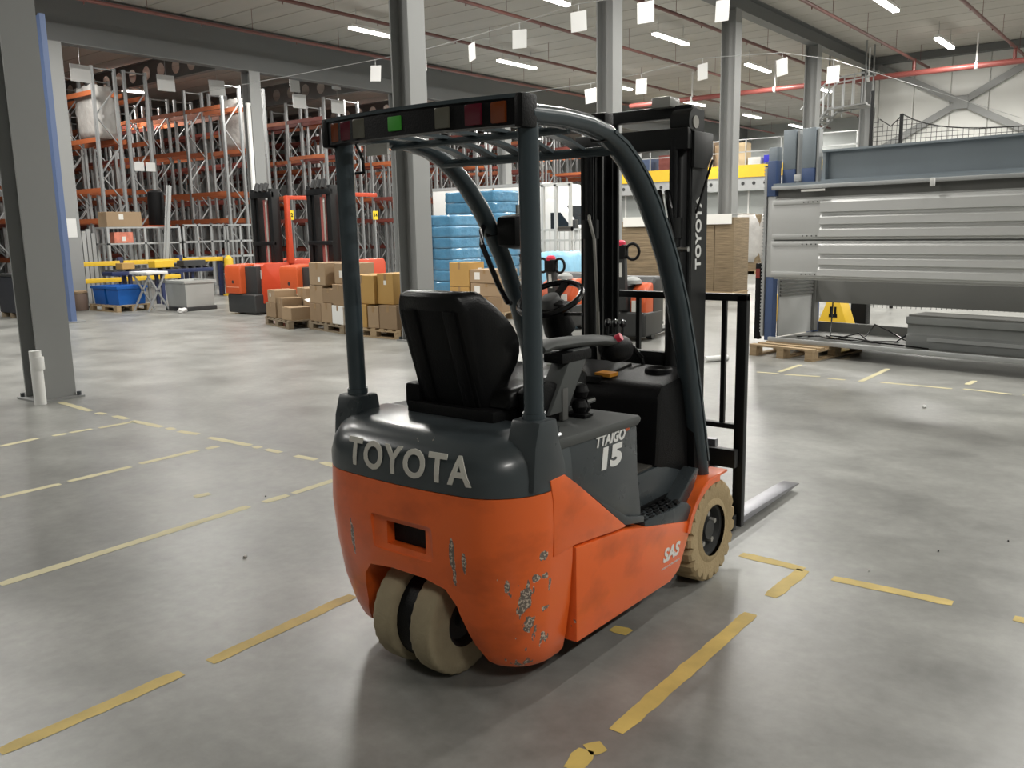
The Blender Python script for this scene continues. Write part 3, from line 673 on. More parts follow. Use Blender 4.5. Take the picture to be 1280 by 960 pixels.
    for s in (-1, 1):
        rl = MB().sweep([(x, s*.425, z) for x, z in path], prof, (0,1,0)).build('guard_rail', guard_grey, F, ang=40)
        MB().sweep([(x+.012, s*.463, z+.0) for x, z in path[1:12]], [(-.006,-.012),(.006,-.012),(.006,.012),(-.006,.012)], (0,1,0)).build('rail_ridge', guard_grey, rl)
        y = s*.432
        MB().cyl((-1.215, y, .9), (-1.225, y, 1.93), .034, 20).build('rear_pillar', guard_grey, F)
        MB().cyl((-1.213, y, .86), (-1.216, y, 1.0), .040, 20).build('pillar_sleeve', guard_grey, F)
        ya, yb = sorted((s*.37, s*.492))
        MB().prism([(-1.305,.745),(-1.10,.768),(-1.15,.90),(-1.165,.98),(-1.265,.98),(-1.29,.90)], 'y', ya, yb).build('pillar_foot', dark_grey, F, 0.015)
    bar = []
    for i in range(13):
        y = -.44+.88*i/12; bar.append((-1.262-.045*(1-(y/.44)**2), y, 1.962))
    lb = MB().sweep(bar, [(-.03,-.042),(.03,-.042),(.03,.042),(.015,.048),(-.03,.042)]).build('lamp_bar', black_pl, F, ang=40)
    MB().sweep([(p[0]+.0, p[1], p[2]+.044) for p in bar], [(-.035,-.006),(.04,-.006),(.04,.008),(-.035,.006)]).build('lamp_bar_lip', guard_grey, lb)
    for s in (-1, 1): MB().box(-1.30, -1.22, s*.45-.018, s*.45+.018, 1.91, 2.015).build('lamp_bar_end', black_pl, lb, 0.012)
    lens = [(-.375, .045, 'amber_lens', (0.16,0.035,0.008)), (-.285, .05, 'red_lens', (0.10,0.008,0.018)), (-.165, .045, 'clear_lens', (0.12,0.115,0.09)), (.045, .04, 'green_permit_sticker', (0.05,0.36,0.03)), (.235, .045, 'clear_lens', (0.12,0.115,0.09)), (.315, .04, 'red_lens', (0.10,0.008,0.018)), (.385, .03, 'amber_lens', (0.16,0.035,0.008))]
    for y, w_, nm, c_ in lens:
        xs = -1.262-.045*(1-(y/.44)**2)-.0335
        MB().cbox((xs+.006, y, 1.96), (.014, w_*1.35 if 'green' not in nm else .062, .066 if 'green' not in nm else .048)).build(nm, mat(nm, c_, 0.15 if 'lens' in nm else 0.6), lb, 0.004)
    for i, y in enumerate((-.28, -.14, 0, .14, .28)):
        MB().sweep([(-1.25,y,1.95), (-1.0,y,1.945), (-.8,y,1.918), (-.69,y,1.885)], [(-.022,-.006),(.022,-.006),(.022,.006),(-.022,.006)]).build('roof_slat', guard_grey, F)
    MB().cyl((-.69,-.42,1.878), (-.69,.42,1.878), .018, 10).build('roof_cross_bar', guard_grey, F)
    MB().cyl((-.98,-.42,1.93), (-.98,.42,1.93), .014, 10).build('roof_cross_bar', guard_grey, F)
    MB().box(-1.235,-1.225,.19,.30,1.875,1.915).build('warning_label', label_m, F)
    MB().tube([(-1.255,.33,1.92), (-1.235,.32,1.86), (-1.21,.345,1.82), (-1.2,.40,1.82)], .006, 6).build('lamp_cable', black_gloss, F)
    MB().box(-.80,-.74,-.45,-.385,1.90,2.0).build('rail_clamp', black_pl, F, 0.01)
    # entry handle and mirror on the far rail
    MB().tube([(-.42,.43,1.62), (-.47,.40,1.60), (-.49,.385,1.54), (-.40,.37,1.36), (-.32,.38,1.27), (-.25,.42,1.26)], .013, 8).build('grab_handle', black_gloss, F)
    mr = MB().prism([(-.42,1.53),(-.42,1.66),(-.26,1.675),(-.25,1.54),(-.30,1.51)], 'y', .25, .36).build('rear_mirror', black_pl, F, 0.02)
    MB().cyl((-.33,.30,1.67), (-.33,.30,1.71), .012, 8).build('mirror_bolt', chrome, mr)
    MB().bar((-.34,.33,1.6), (-.40,.43,1.58), .02, .02).build('mirror_arm', black_pl, mr)
    # mast
    for s in (-1, 1):
        q = MB(); yo = s*.295
        q.box(.17,.345, *sorted((yo, yo-s*.018)), .07, 1.99); q.box(.17,.19, *sorted((yo, yo-s*.085)), .07, 1.99); q.box(.325,.345, *sorted((yo, yo-s*.085)), .07, 1.99)
        om = q.build('outer_mast_channel', black_steel, F, 0.003)
        q = MB(); yi = s*.262
        q.box(.20,.365, *sorted((yi, yi-s*.018)), .09, 2.13); q.box(.20,.218, *sorted((yi, yi-s*.07)), .09, 2.13); q.box(.345,.365, *sorted((yi, yi-s*.07)), .09, 2.13)
        q.build('inner_mast_channel', black_steel, F, 0.003)
        MB().cyl((.145,s*.225,.12), (.145,s*.225,1.62), .032, 14).build('lift_cylinder', black_steel, F)
        MB().cyl((.145,s*.225,1.62), (.145,s*.225,1.99), .021, 12).build('cylinder_rod', black_gloss, F)
        MB().cyl((.145,s*.225,1.55), (.145,s*.225,1.64), .042, 14).build('cylinder_head', black_steel, F)
    MB().box(.13,.19,-.30,.30,1.94,2.035).build('mast_top_tie', black_steel, F, 0.008)
    MB().box(.20,.26,-.28,.28,2.085,2.14).build('inner_mast_tie', black_steel, F, 0.006)
    MB().box(.14,.19,-.29,.29,.93,1.02).build('mast_middle_tie', black_steel, F, 0.006)
    MB().box(.14,.20,-.29,.29,.12,.3).build('mast_foot_tie', black_steel, F, 0.006)
    MB().cyl((.27,-.20,2.075), (.27,-.165,2.075), .055, 18).build('chain_pulley', black_steel, F); MB().cyl((.20,-.30,2.06), (.20,-.205,2.06), .062, 18).build('hose_reel', black_steel, F)
    MB().cyl((.20,-.304,2.06), (.20,-.30,2.06), .028, 14).build('reel_cap', hose_grey, F)
    MB().box(.15,.25,-.20,-.10,2.13,2.18).build('work_lamp', mat('grey_lamp_glass', (0.35,0.35,0.33), 0.2), F, 0.015)
    MB().prism([(.17,2.02),(.36,2.02),(.36,1.92),(.30,1.86),(.17,1.86)], 'y', -.312, -.297).build('mast_side_plate', black_steel, F, 0.004)
    MB().cyl((.35,-.315,1.90), (.19,-.315,1.66), .006, 6).build('stay_wire', black_gloss, F)
    me = text_mesh('TOYOTA', 0.075, 0.001, 0.0028, 0, 1.12)
    map_text(me, lambda u, v, d: Vector((.258-v, -.2965-d, 1.572+u))); put('mast_lettering', me, white_print, F)
    for (pts, r_, m_) in (([(.13,-.20,1.76),(.10,-.23,1.68),(.09,-.25,1.55),(.12,-.255,1.42),(.13,-.25,1.2)], .014, black_gloss), ([(.13,-.16,1.76),(.08,-.2,1.70),(.07,-.235,1.55),(.10,-.245,1.40),(.12,-.24,1.1)], .012, black_gloss), ([(.13,.22,1.66),(.10,.20,1.64),(.095,.17,1.55),(.11,.16,1.2),(.12,.16,.95)], .008, hose_grey), ([(.12,.02,1.0),(.06,-.05,1.06),(.05,-.12,1.0),(.1,-.15,.8)], .013, black_gloss)):
        MB().tube(pts, r_, 8).build('hydraulic_hose', m_, F)
    MB().cyl((.09,-.27,1.50), (.09,-.33,1.50), .012, 8).build('hose_fitting', chrome, F); MB().cyl((.10,.30,1.60), (.10,.38,1.60), .012, 8).build('hose_fitting', chrome, F)
    MB().box(.08,.145,-.275,-.215,1.28,1.42).build('valve_block', black_pl, F, 0.02)
    MB().cyl((-.05,.22,.62), (.18,.22,.62), .04, 12).build('tilt_cylinder', black_steel, F); MB().cyl((-.05,-.22,.62), (.18,-.22,.62), .04, 12).build('tilt_cylinder', black_steel, F)
    # carriage, backrest, forks
    for z0, z1 in ((.12,.20),(.44,.53)): MB().box(.375,.42,-.45,.45,z0,z1).build('carriage_bar', black_steel, F, 0.006)
    for s in (-1, 1): MB().box(.37,.42,s*.2-.02,s*.2+.02,.1,.75).build('carriage_plate', black_steel, F)
    br_ = MB()
    br_.box(.435,.475,-.465,-.415,.13,1.275); br_.box(.435,.475,.415,.465,.13,1.275); br_.box(.435,.475,-.465,.465,1.245,1.28); br_.box(.435,.475,-.415,.415,.62,.645)
    bk_ = br_.build('load_backrest', black_steel, F, 0.003)
    for y in (-.345,-.13,.13,.345): MB().box(.445,.465,y-.011,y+.011,.645,1.245).build('backrest_bar', black_steel, bk_)
    for s in (-1, 1):
        y0, y1 = s*.275-.05, s*.275+.05
        q = MB(); q.prism([(.425,.04),(.425,.56),(.46,.56),(.465,.085),(.50,.062),(1.45,.05),(1.63,.042),(1.63,.032),(.47,.018)], 'y', y0, y1)
        q.build('fork', fork_steel, F, 0.006)
    # wheels
    def tyre(parent, cx, cy, w, R, rim, lugs, m, name='front_wheel'):
        n = 84 if lugs else 60; prof = [(-.5,rim), (-.5,rim+.012), (-.46,rim+.03), (-.5,R*.80), (-.49,R*.95), (-.43,R*.992), (-.26,R), (0,R*1.002), (.26,R), (.43,R*.992), (.49,R*.95), (.5,R*.80), (.46,rim+.03), (.5,rim+.012), (.5,rim)]
        q = MB(); secs = []
        for i in range(n):
            t = 2*PI*i/n; sec = []
            for (l, r_) in prof:
                if lugs and (i % 4 == 0) and abs(l) >= .26 and r_ > R*.85: r_ = r_-.026
                if not lugs and (i % 2 == 0) and abs(l) >= .43 and r_ > R*.9: r_ = r_-.004
                sec.append((cx+r_*math.cos(t), cy+l*w, R+r_*math.sin(t)))
            secs.append(sec)
        k = len(prof); vs = [p for s_ in secs for p in s_]; fs = []
        for i in range(n):
            for q_ in range(k-1): fs.append((i*k+q_, i*k+q_+1, ((i+1) % n)*k+q_+1, ((i+1) % n)*k+q_))
        q.add(vs, fs); return q.build(name, m, parent, ang=28 if lugs else 50)
    R = .236
    for s in (-1, 1):
        t_ = tyre(F, .045, s*.415, .175, R, .118, True, tyre_tan)
        yo = s*.415+s*.055
        MB().lathe([(s*.415-s*.08, .119), (s*.415+s*.07, .119), (s*.415+s*.066, .106), (yo-s*.02, .095), (yo-s*.02, .05), (yo+s*.012, .045), (yo+s*.012, 0.0)], 28, 'y', (.045, 0, R)).build('wheel_rim', dark_body, t_)
        q = MB()
        for i in range(5):
            a = 2*PI*i/5+.3; q.cyl((.045+.073*math.cos(a), yo-s*.02, R+.073*math.sin(a)), (.045+.073*math.cos(a), yo+s*.006, R+.073*math.sin(a)), .013, 6)
        q.build('wheel_nuts', hose_grey, t_)
    Rr = .20
    for y in (-.107, .08):
        t_ = tyre(F, -1.265, y+.01, .102, Rr, .095, False, tyre_dim, 'rear_wheel')
        MB().lathe([(y-.04, .096), (y-.03, .085), (y-.01, .075), (y-.01, .03), (y-.035, .028), (y-.035, 0.0)], 24, 'y', (-1.265, .0, Rr)).build('wheel_rim', dark_body, t_)
    MB().box(-1.30,-1.22,-.03,.02,.2,.40).build('steer_fork', black_pl, F); MB().cyl((-1.265,-.044,Rr), (-1.265,.037,Rr), .172, 32).build('gap_shade_drum', black_pl, F)  # black drum added between the twin wheels to stand in for the shaded gap
    # front fenders
    for s in (-1, 1):
        arc = [(.045+.272*math.cos(a), s*.42, .236+.255*math.sin(a)) for a in [math.radians(163-7.5*i) for i in range(12)]]+[(.17, s*.42, .49)]
        MB().sweep(arc, [(-.085,-.005),(.085,-.005),(.085,.005),(-.085,.005)]).build('fender', toy_orange, F, ang=50)
        lip = [(p[0], s*.503, p[2]-.012) for p in arc[:12]]
        MB().sweep(lip, [(-.004,-.016),(.004,-.016),(.004,.012),(-.004,.012)]).build('fender_lip', toy_orange, F, ang=50)
    return F
build_forklift()
#@@BACKGROUND
# ================================================================== helpers for goods
_pal = {}
def pallet(x, y, rz, label, m=None, lx=0.8, ly=1.2):
    m = m or wood
    o = tag(empty('wooden_pallet', (x, y, 0), rz), label, 'pallet', 'wooden pallets')
    k = (m.name, lx, ly)
    if k not in _pal:
        a = MB().box(-lx/2, lx/2, -.05, .05, 0, .022).mesh('top_board'); b = MB().box(-.05, .05, -ly/2, ly/2, 0, .022).mesh('bottom_board')
        c = MB().box(-.05, .05, -.0725, .0725, 0, .078).mesh('block', 0.004, 1); d = MB().box(-.0725, .0725, -ly/2, ly/2, 0, .022).mesh('stringer_board')
        for q in (a, b, c, d): q.materials.append(m)
        _pal[k] = (a, b, c, d)
    a, b, c, d = _pal[k]
    for px in (-lx/2+.05, 0, lx/2-.05): put('bottom_board', b, None, o, (px, 0, 0))
    for px in (-lx/2+.05, 0, lx/2-.05):
        for py in (-ly/2+.0725, 0, ly/2-.0725): put('block', c, None, o, (px, py, .022))
    for i in range(3): put('stringer_board', b, None, o, ((-lx/2+.05, 0, lx/2-.05)[i], 0, .10))
    n = 7
    for i in range(n): put('top_board', a, None, o, (0, -ly/2+.05+(ly-.1)*i/(n-1), .122))
    return o
PT = .144
def carton(x, y, z, w, d, h, rz, m, label, tape=True, lab=None, tilt=None, group='loose cartons', cat='carton'):
    o = tag(empty('carton', (x, y, z), rz), label, cat, group)
    if tilt: o.rotation_euler = (tilt[0], tilt[1], rz)
    MB().box(-w/2, w/2, -d/2, d/2, 0, h).build('carton_body', m, o, 0.006, 1)
    if tape:
        q = MB(); t = .0012
        q.box(-w/2-t, w/2+t, -.025, .025, h, h+t); q.box(-w/2-t, -w/2, -.025, .025, h*.72, h+t); q.box(w/2, w/2+t, -.025, .025, h*.72, h+t)
        q.build('tape_strip', tape_m, o)
    if lab:
        f, u, v, s = lab; t = .0015
        q = MB()
        if f == 'x': q.box(-w/2-t, -w/2, u-s*.5, u+s*.5, v, v+s*1.1)
        else: q.box(u-s*.5, u+s*.5, -d/2-t, -d/2, v, v+s*1.1)
        q.build('shipping_label', label_m, o)
    return o
def local(px, py, cx, cy, rz): c, s = math.cos(rz), math.sin(rz); return cx+px*c-py*s, cy+px*s+py*c
def pile(cx, cy, rz, items, group):
    for (px, py, z, w, d, h, r, m, label, lab) in items:
        x, y = local(px, py, cx, cy, rz); carton(x, y, PT+z, w, d, h, rz+r, m, label, True, lab, None, group)

# ------------------------------------------------------------------ left column extras
o = tag(empty('drain_pipe', (0.27, 6.72, 0)), 'short white plastic pipe standing against the left column foot', 'pipe')
MB().cyl((0,0,0), (0,0,.53), .055, 18).build('pipe_body', white_m, o); MB().cyl((0.01,0,.34), (0.01,0,.47), .064, 18).build('pipe_collar', white_m, o, 0.008)
o = tag(empty('steel_screen', (4.50, 15.2, 0)), 'tall blue steel screen standing behind the left column', 'screen')
MB().box(-.04, .04, -.35, .1, 0, 5.6).build('sheet', mat('panel_blue', (0.11, 0.16, 0.30), 0.5), o); MB().box(-.05, .05, -.40, -.33, 0, 5.62).build('edge_post', mat('panel_blue', (0.11, 0.16, 0.30), 0.5), o)
MB().box(-.2, .2, -.45, .2, 0, .03).build('foot_plate', steel_grey, o)
o = tag(empty('dark_crate', (4.75, 17.2, 0)), 'dark grey storage crate on skids between the two left columns', 'crate')
MB().box(-.4, .4, -.5, .5, .1, .85).build('crate_body', mat('crate_dark', (0.03,0.032,0.04), 0.6), o, 0.02); MB().box(-.42, .42, -.52, .52, .85, .9).build('crate_lid', dark_body, o, 0.01)
for y in (-.4, 0, .4): MB().box(-.4, .4, y-.04, y+.04, 0, .1).build('skid', wood_dark, o)

# ------------------------------------------------------------------ work area under the racks, left
bar = tag(empty('guard_barrier', (6.6, 18.75, 0)), 'yellow two-rail guard barrier on navy posts in front of the racks', 'barrier')
for z in (.93, .53):
    for a, b in ((-.1, 1.0), (1.1, 2.6), (2.7, 3.9)):
        if z < .6 and a > 2: continue
        MB().box(a, b, -.04, .0, z, z+.11).build('rail', yellow_m, bar, 0.015)
for a in (0.0, 1.05, 2.65, 3.85): MB().box(a-.06, a+.06, 0, .1, 0, 1.12).build('post', navy, bar, 0.01)
o = tag(empty('yellow_bollard', (10.55, 18.55, 0)), 'stout yellow bollard at the right end of the guard barrier', 'bollard')
MB().cyl((0,0,0), (0,0,1.0), .12, 16).build('bollard_post', yellow_m, o, 0.02); MB().cyl((0,0,0), (0,0,.03), .2, 16).build('base_plate', yellow_m, o); MB().cyl((0,0,.99), (0,0,1.07), .10, 16, .04).build('cap', yellow_m, o)
bn = tag(empty('work_bench', (6.6, 17.35, 0)), 'long dark navy steel roller bench in front of the yellow barrier', 'bench')
MB().box(0, 2.6, -.12, .35, .74, .83).build('bench_frame', navy, bn, 0.01)
for i in range(13): MB().cyl((.1+i*.2, -.1, .84), (.1+i*.2, .33, .84), .035, 8).build('roller', dark_body, bn)
for x in (.5, 1.3, 2.1): MB().box(x-.035, x+.035, .0, .07, 0, .74).build('leg', navy, bn); MB().box(x-.035, x+.035, .25, .32, 0, .74).build('leg', navy, bn)
for i, (x, m, l, w, h) in enumerate(((.45, kraft_o, 'small golden carton lying on the navy bench, left one', .3, .14), (1.35, yellow_m, 'yellow plastic box lying on the navy bench', .5, .16), (2.15, dark_body, 'flat black case lying on the navy bench', .6, .14))):
    carton(6.6+x, 17.46, .876, w, .3, h, 0, m, l, False, None, None, 'things on the navy bench', 'box')
pallet(6.52, 16.85, 0, 'wooden pallet under the two blue bins', wood)
def tub(x, y, z, w, d, h, m, name, label, cat, group=None, taper=.9, rz=0):
    o = tag(empty(name, (x, y, z), rz), label, cat, group); t = .02; q = MB()
    a = [(-w/2*taper,-d/2*taper,0),(w/2*taper,-d/2*taper,0),(w/2*taper,d/2*taper,0),(-w/2*taper,d/2*taper,0)]
    b = [(-w/2,-d/2,h),(w/2,-d/2,h),(w/2,d/2,h),(-w/2,d/2,h)]
    c = [(x_*(1-2*t/w), y_*(1-2*t/d), h) for x_, y_, _ in b]; e = [(x_*.93, y_*.93, .03) for x_, y_, _ in a]
    q.add(a+b+c+e, [(3,2,1,0)]+[(i,(i+1)%4,4+(i+1)%4,4+i) for i in range(4)]+[(4+i,4+(i+1)%4,8+(i+1)%4,8+i) for i in range(4)]+[(8+i,8+(i+1)%4,12+(i+1)%4,12+i) for i in range(4)]+[(12,13,14,15)])
    q.build('tub_shell', m, o, ang=20)
    r = MB(); e_ = .03
    for (x0, x1, y0, y1) in ((-w/2-e_, w/2+e_, -d/2-e_, -d/2+.005), (-w/2-e_, w/2+e_, d/2-.005, d/2+e_), (-w/2-e_, -w/2+.005, -d/2, d/2), (w/2-.005, w/2+e_, -d/2, d/2)): r.box(x0, x1, y0, y1, h-.05, h+.004)
    r.build('rim', m, o)
    return o
tub(6.52, 17.13, PT, .66, .52, .40, bin_blue, 'blue_bin', 'blue plastic bin on the pallet, the one nearer the column', 'bin', 'blue bins on a pallet')
tub(6.52, 16.55, PT, .66, .52, .40, bin_blue, 'blue_bin', 'blue plastic bin on the pallet, the one nearer the white trestle', 'bin', 'blue bins on a pallet')
o = tag(empty('brown_drum', (6.0, 17.62, 0)), 'small brown drum between the column and the blue bins', 'drum')
MB().lathe([(0,0),(0,.16),(.02,.17),(.36,.17),(.4,.16),(.4,0)], 20, 'z').build('drum_body', mat('drum_brown', (0.16,0.11,0.085), 0.6), o); MB().lathe([(.39,.175),(.43,.175),(.44,.14),(.44,0)], 20, 'z').build('drum_lid', kraft2, o)
tub(7.35, 15.35, .09, .72, .78, .56, mat('bin_grey', (0.45,0.46,0.44), 0.5, 0, 0.05, 3), 'grey_bin', 'large light grey open bin on a dark base beside the first stacker', 'bin', None, .92)
tag(MB().box(-.38,.38,-.40,.40,0,.09).build('bin_dolly', dark_body, None, 0.01, loc=(7.35,15.35,0)), 'dark wheeled base under the large grey bin', 'dolly')
tr = tag(empty('trestle_table', (6.75, 15.95, 0)), 'small folding trestle with a pale top between blue bins and grey bin', 'trestle')
MB().box(-.25,.25,-.36,.36,.80,.86).build('top', white_m, tr, 0.01)
for y in (-.3, .3):
    MB().bar((-.25,y,0), (.2,y,.80), .035, .035).build('leg', galv, tr); MB().bar((.25,y,0), (-.2,y,.80), .035, .035).build('leg', galv, tr)
# shelf unit with a carton, red box, black roll
su = tag(empty('steel_shelf', (7.6, 19.2, 0)), 'grey steel shelf unit in front of the rack ends carrying a brown carton', 'shelf')
for z in (.9, 1.42, 1.82): MB().box(0, 2.0, 0, .6, z, z+.04).build('shelf_board', galv, su)
for x in (.03, 1.0, 1.97):
    for y in (.03, .57): MB().box(x-.03, x+.03, y-.03, y+.03, 0, 1.82).build('post', galv, su)
carton(8.1, 19.45, 1.86, .92, .42, .37, 0, kraft, 'wide brown carton on top of the grey shelf unit', True, ('y', -.08, .18, .12))
carton(8.05, 19.45, 1.46, .5, .4, .27, 0, mat('red_white_box', (0.62,0.20,0.13), 0.6, 0, 0.5, 9), 'red and white box on the shelf under the brown carton', False, ('y', .0, .05, .1), None, 'loose cartons', 'box')
o = tag(empty('black_roll', (9.15, 19.5, 1.86)), 'upright bundle wrapped in black film on the shelf unit', 'bundle'); MB().lathe([(0,0),(0,.2),(.05,.22),(.5,.215),(.88,.2),(.93,.12),(.93,0)], 14, 'z').build('film_wrap', black_pl, o); MB().box(-.45,.25,-.22,.22,0,.03).build('orange_tray', bt_orange, o)
o = tag(empty('leaning_upright', (8.85, 18.92, 0)), 'single galvanised rack upright leaning on the shelf unit', 'rack upright'); q = MB(); q.bar((-.1,-.05,0.0), (.47,.24,2.9), .02, .12); q.bar((-.04,-.05,0.0), (.53,.24,2.9), .02, .12); q.build('upright_profile', galv, o); MB().bar((-.07,-.0,0.0), (.5,.29,2.9), .1, .012).build('upright_web', galv, o)
for i in range(7):
    x = 6.72+i*.115; o = tag(MB().box(-.045,.045,-.03,.03,0,1.72+.05*((i*7)%3)).build('spare_upright', galv, None, loc=(x, 19.55, 0)), 'spare grey rack upright standing left of the shelf unit, %s from the left' % ORD[i], 'rack upright', 'spare uprights')
for i, x0 in enumerate((9.75, 11.1)):
    o = tag(empty('railing_section', (x0, 19.35, 0)), 'galvanised railing section standing before the racks, %s one' % ('left' if i == 0 else 'right'), 'railing', 'railing sections')
    for z in (1.0, 1.42, 1.86): MB().box(0, 1.3, -.02, .02, z, z+.05).build('rail', galv, o)
    for x in (.0, .42, .84, 1.26): MB().box(x, x+.045, -.02, .02, 0, 1.9).build('post', galv, o)
for i, (x, t, l) in enumerate(((14.58, '12', 'yellow plate reading 12 on the racks between the stacker masts'), (18.26, '14', 'yellow plate reading 14 on the racks right of the forklift pillar'))):
    o = tag(empty('number_plate', (x, 20.93, 2.2)), l, 'sign', 'yellow number plates')
    MB().box(-.12,.12,-.004,.004,-.15,.15).build('plate', mat('plate_yellow', (0.85,0.62,0.02), 0.5), o)
    me = text_mesh(t, .17, .001, .004); map_text(me, lambda u, v, d: Vector((u, -.0065-d, v))); put('digits', me, black_pl, o)
    MB().box(-.02,.02,.004,.02,-2.2,.15).build('plate_post', galv, o)

# ------------------------------------------------------------------ orange stackers
def stacker(x, y, rz, label):
    o = tag(empty('electric_stacker', (x, y, 0), rz), label, 'stacker truck', 'orange electric stackers')
    MB().box(0,.95,-.46,.47,.03,.42).build('skirt', dark_body, o, 0.05, 3)
    MB().box(.1,.95,-.42,.42,.40,.97).build('body', dark_body, o, 0.02)
    hd = MB().prism([(-.03,.42),(-.03,.92),(.0,1.0),(.5,1.02),(.5,.42)], 'y', -.05, .48).build('battery_hood', bt_orange, o, 0.03, 3)
    MB().cyl((-.034,.2,.66), (-.028,.2,.66), .035, 12).build('emblem', dark_body, hd); MB().box(-.034,-.028,.0,.42,.55,.562).build('print_line', mat('pale_orange_print', (0.85,0.4,0.25), 0.5), hd)
    pn = MB().prism([(.2,.22),(.22,.98),(.28,1.03),(.9,1.03),(.9,.22)], 'y', -.47, -.16).build('side_cover', bt_bright, o, 0.02)
    MB().box(.203,.212,-.44,-.30,.72,.90).build('notice', label_m, pn)
    for s, yc in ((1,.27),(-1,-.33)):
        q = MB(); q.box(.62,.82,yc-.05,yc+.05,.95,2.52); q.build('mast_channel', black_steel, o, 0.01)
        MB().box(.66,.86,yc-s*.10-.03,yc-s*.10+.03,.95,2.46).build('inner_channel', black_steel, o)
    MB().box(.60,.68,-.38,.32,2.34,2.46).build('mast_tie', black_steel, o, 0.01); MB().box(.60,.68,-.38,.32,1.38,1.46).build('mast_tie', black_steel, o, 0.01)
    for yy in (-.2, -.06, .1): MB().cyl((.60,yy,2.46), (.68,yy+.03,2.62), .05, 8).build('hose_loop', black_steel, o)
    MB().cyl((.75,-.03,.95), (.75,-.03,2.3), .07, 12).build('lift_cylinder', mat('faded_red', (0.36,0.10,0.09), 0.5), o); MB().tube([(.66,-.14,2.28),(.62,-.18,2.2),(.62,-.18,1.0)], .02, 6).build('hose', hose_grey, o)
    MB().prism([(.88,1.0),(1.02,1.0),(.98,2.22),(1.0,2.3),(1.75,2.3),(1.75,2.38),(.9,2.38)], 'y', -.50, -.40).build('guard_frame', bt_bright, o, 0.015)
    MB().prism([(.95,.1),(.95,1.0),(1.1,1.08),(1.9,1.08),(1.95,1.0),(1.95,.1)], 'y', -.46, -.30).build('cab_side', bt_bright, o, 0.03); MB().prism([(.95,.1),(.95,1.0),(1.1,1.08),(1.9,1.08),(1.95,.1)], 'y', .3, .46).build('cab_side', bt_bright, o, 0.03)
    MB().box(1.3,1.8,-.28,.28,.3,1.05).build('seat', black_seat, o, 0.06, 3); MB().box(.95,1.95,-.3,.3,.05,.3).build('cab_floor', dark_body, o)
    for s in (-1, 1): MB().box(1.9,3.0,s*.27-.09,s*.27+.09,.03,.09).build('fork', black_steel, o)
    for s in (-1, 1): MB().cyl((.25,s*.40,.09), (.25,s*.30,.09), .09, 14).build('wheel', dark_body, o)
    return o
stacker(7.16, 13.22, 0.0, 'orange electric stacker with a white notice on its side cover')
stacker(7.22, 11.48, 0.02, 'orange electric stacker standing behind the carton pallets')

# ------------------------------------------------------------------ carton pallets
R1, R2 = math.radians(-18), math.radians(-12)
pallet(6.39, 10.45, R1, 'wooden pallet with loose small cartons, leftmost of three', wood_dark)
pile(6.39, 10.45, R1, [(-.16,.36,0,.42,.44,.26,.05,kraft2,'brown carton at the left end of the leftmost carton pallet',None), (-.15,.34,.262,.40,.42,.22,-.04,kraft,'brown carton stacked on top at the left end of the leftmost pallet',('x',.05,.10,.06)),
  (-.15,-.02,0,.36,.28,.36,0,kraft2,'upright brown carton in the middle of the leftmost pallet',None), (.22,-.1,0,.34,.4,.52,.06,kraft,'tall brown carton at the back of the leftmost pallet',None), (.2,.32,0,.3,.36,.38,0,kraft2,'brown carton hidden at the back left of the leftmost pallet',None),
  (-.17,-.40,0,.38,.34,.22,.12,kraft,'low brown carton at the front corner of the leftmost pallet',None), (.22,-.42,0,.32,.3,.3,.2,kraft2,'half open brown carton at the right end of the leftmost pallet',None)], 'cartons on the leftmost pallet')
carton(*local(.2,-.4,6.39,10.45,R1), PT+.31, .3, .3, .012, R1+.3, label_m, 'white flap sheet lying on the half open brown carton', False, None, (.3, -.25), 'loose sheets', 'sheet')
pallet(6.34, 9.10, R2, 'wooden pallet with a high carton pile, middle of three', wood_dark)
pile(6.34, 9.10, R2, [(-.18,.38,0,.4,.4,.3,0,kraft2,'brown carton at the bottom left of the high carton pile',None), (-.19,.0,0,.38,.34,.32,.03,kraft,'brown carton at the bottom middle of the high carton pile',None), (-.2,-.38,0,.36,.38,.30,-.03,white_m,'white box at the bottom right of the high carton pile',None),
  (.2,.2,0,.36,.6,.6,0,kraft2,'large brown carton at the back of the high carton pile',None), (.2,-.35,0,.36,.4,.55,0,kraft,'brown carton at the back right of the high carton pile',None),
  (-.18,.34,.302,.38,.44,.30,.02,kraft,'brown carton second from bottom at the left of the high carton pile',None), (-.17,-.05,.325,.38,.34,.24,.02,kraft2,'flat brown carton in the middle of the high carton pile',None), (-.18,-.4,.302,.36,.38,.34,0,kraft2,'brown carton above the white box in the high carton pile',None),
  (-.12,.28,.61,.5,.52,.37,.03,kraft,'large brown carton on top of the high carton pile with a torn label',('x',-.06,.06,.07)), (.0,-.32,.645,.46,.46,.33,.15,kraft,'brown carton on top right of the high carton pile',('x',.05,.1,.1))], 'cartons in the high pile')
pallet(6.15, 7.84, 0, 'wooden pallet under golden cartons, beside the steel column', wood)
pile(6.15, 7.84, 0, [(-.14,.36,0,.46,.4,.36,0,kraft_o,'golden carton at the lower left of the pallet beside the column',None), (-.22,.02,0,.3,.24,.34,.04,kraft,'narrow upright brown carton on the pallet beside the column',None), (-.2,-.32,0,.36,.38,.36,0,kraft2,'upright brown carton on the pallet beside the column',None), (.22,-.2,0,.34,.7,.36,0,kraft2,'brown carton at the back of the pallet beside the column',None),
  (-.05,.30,.365,.56,.56,.44,.02,kraft_o,'large golden carton on top, left one beside the column',None), (-.02,-.18,.365,.5,.36,.47,-.03,kraft_o,'large golden carton on top, right one with a dark mark',('x',0,.3,.06)), (.15,-.42,.365,.3,.18,.42,0,kraft2,'brown carton leaning behind the golden cartons',('x',0,.05,.12))], 'cartons on the pallet beside the column')
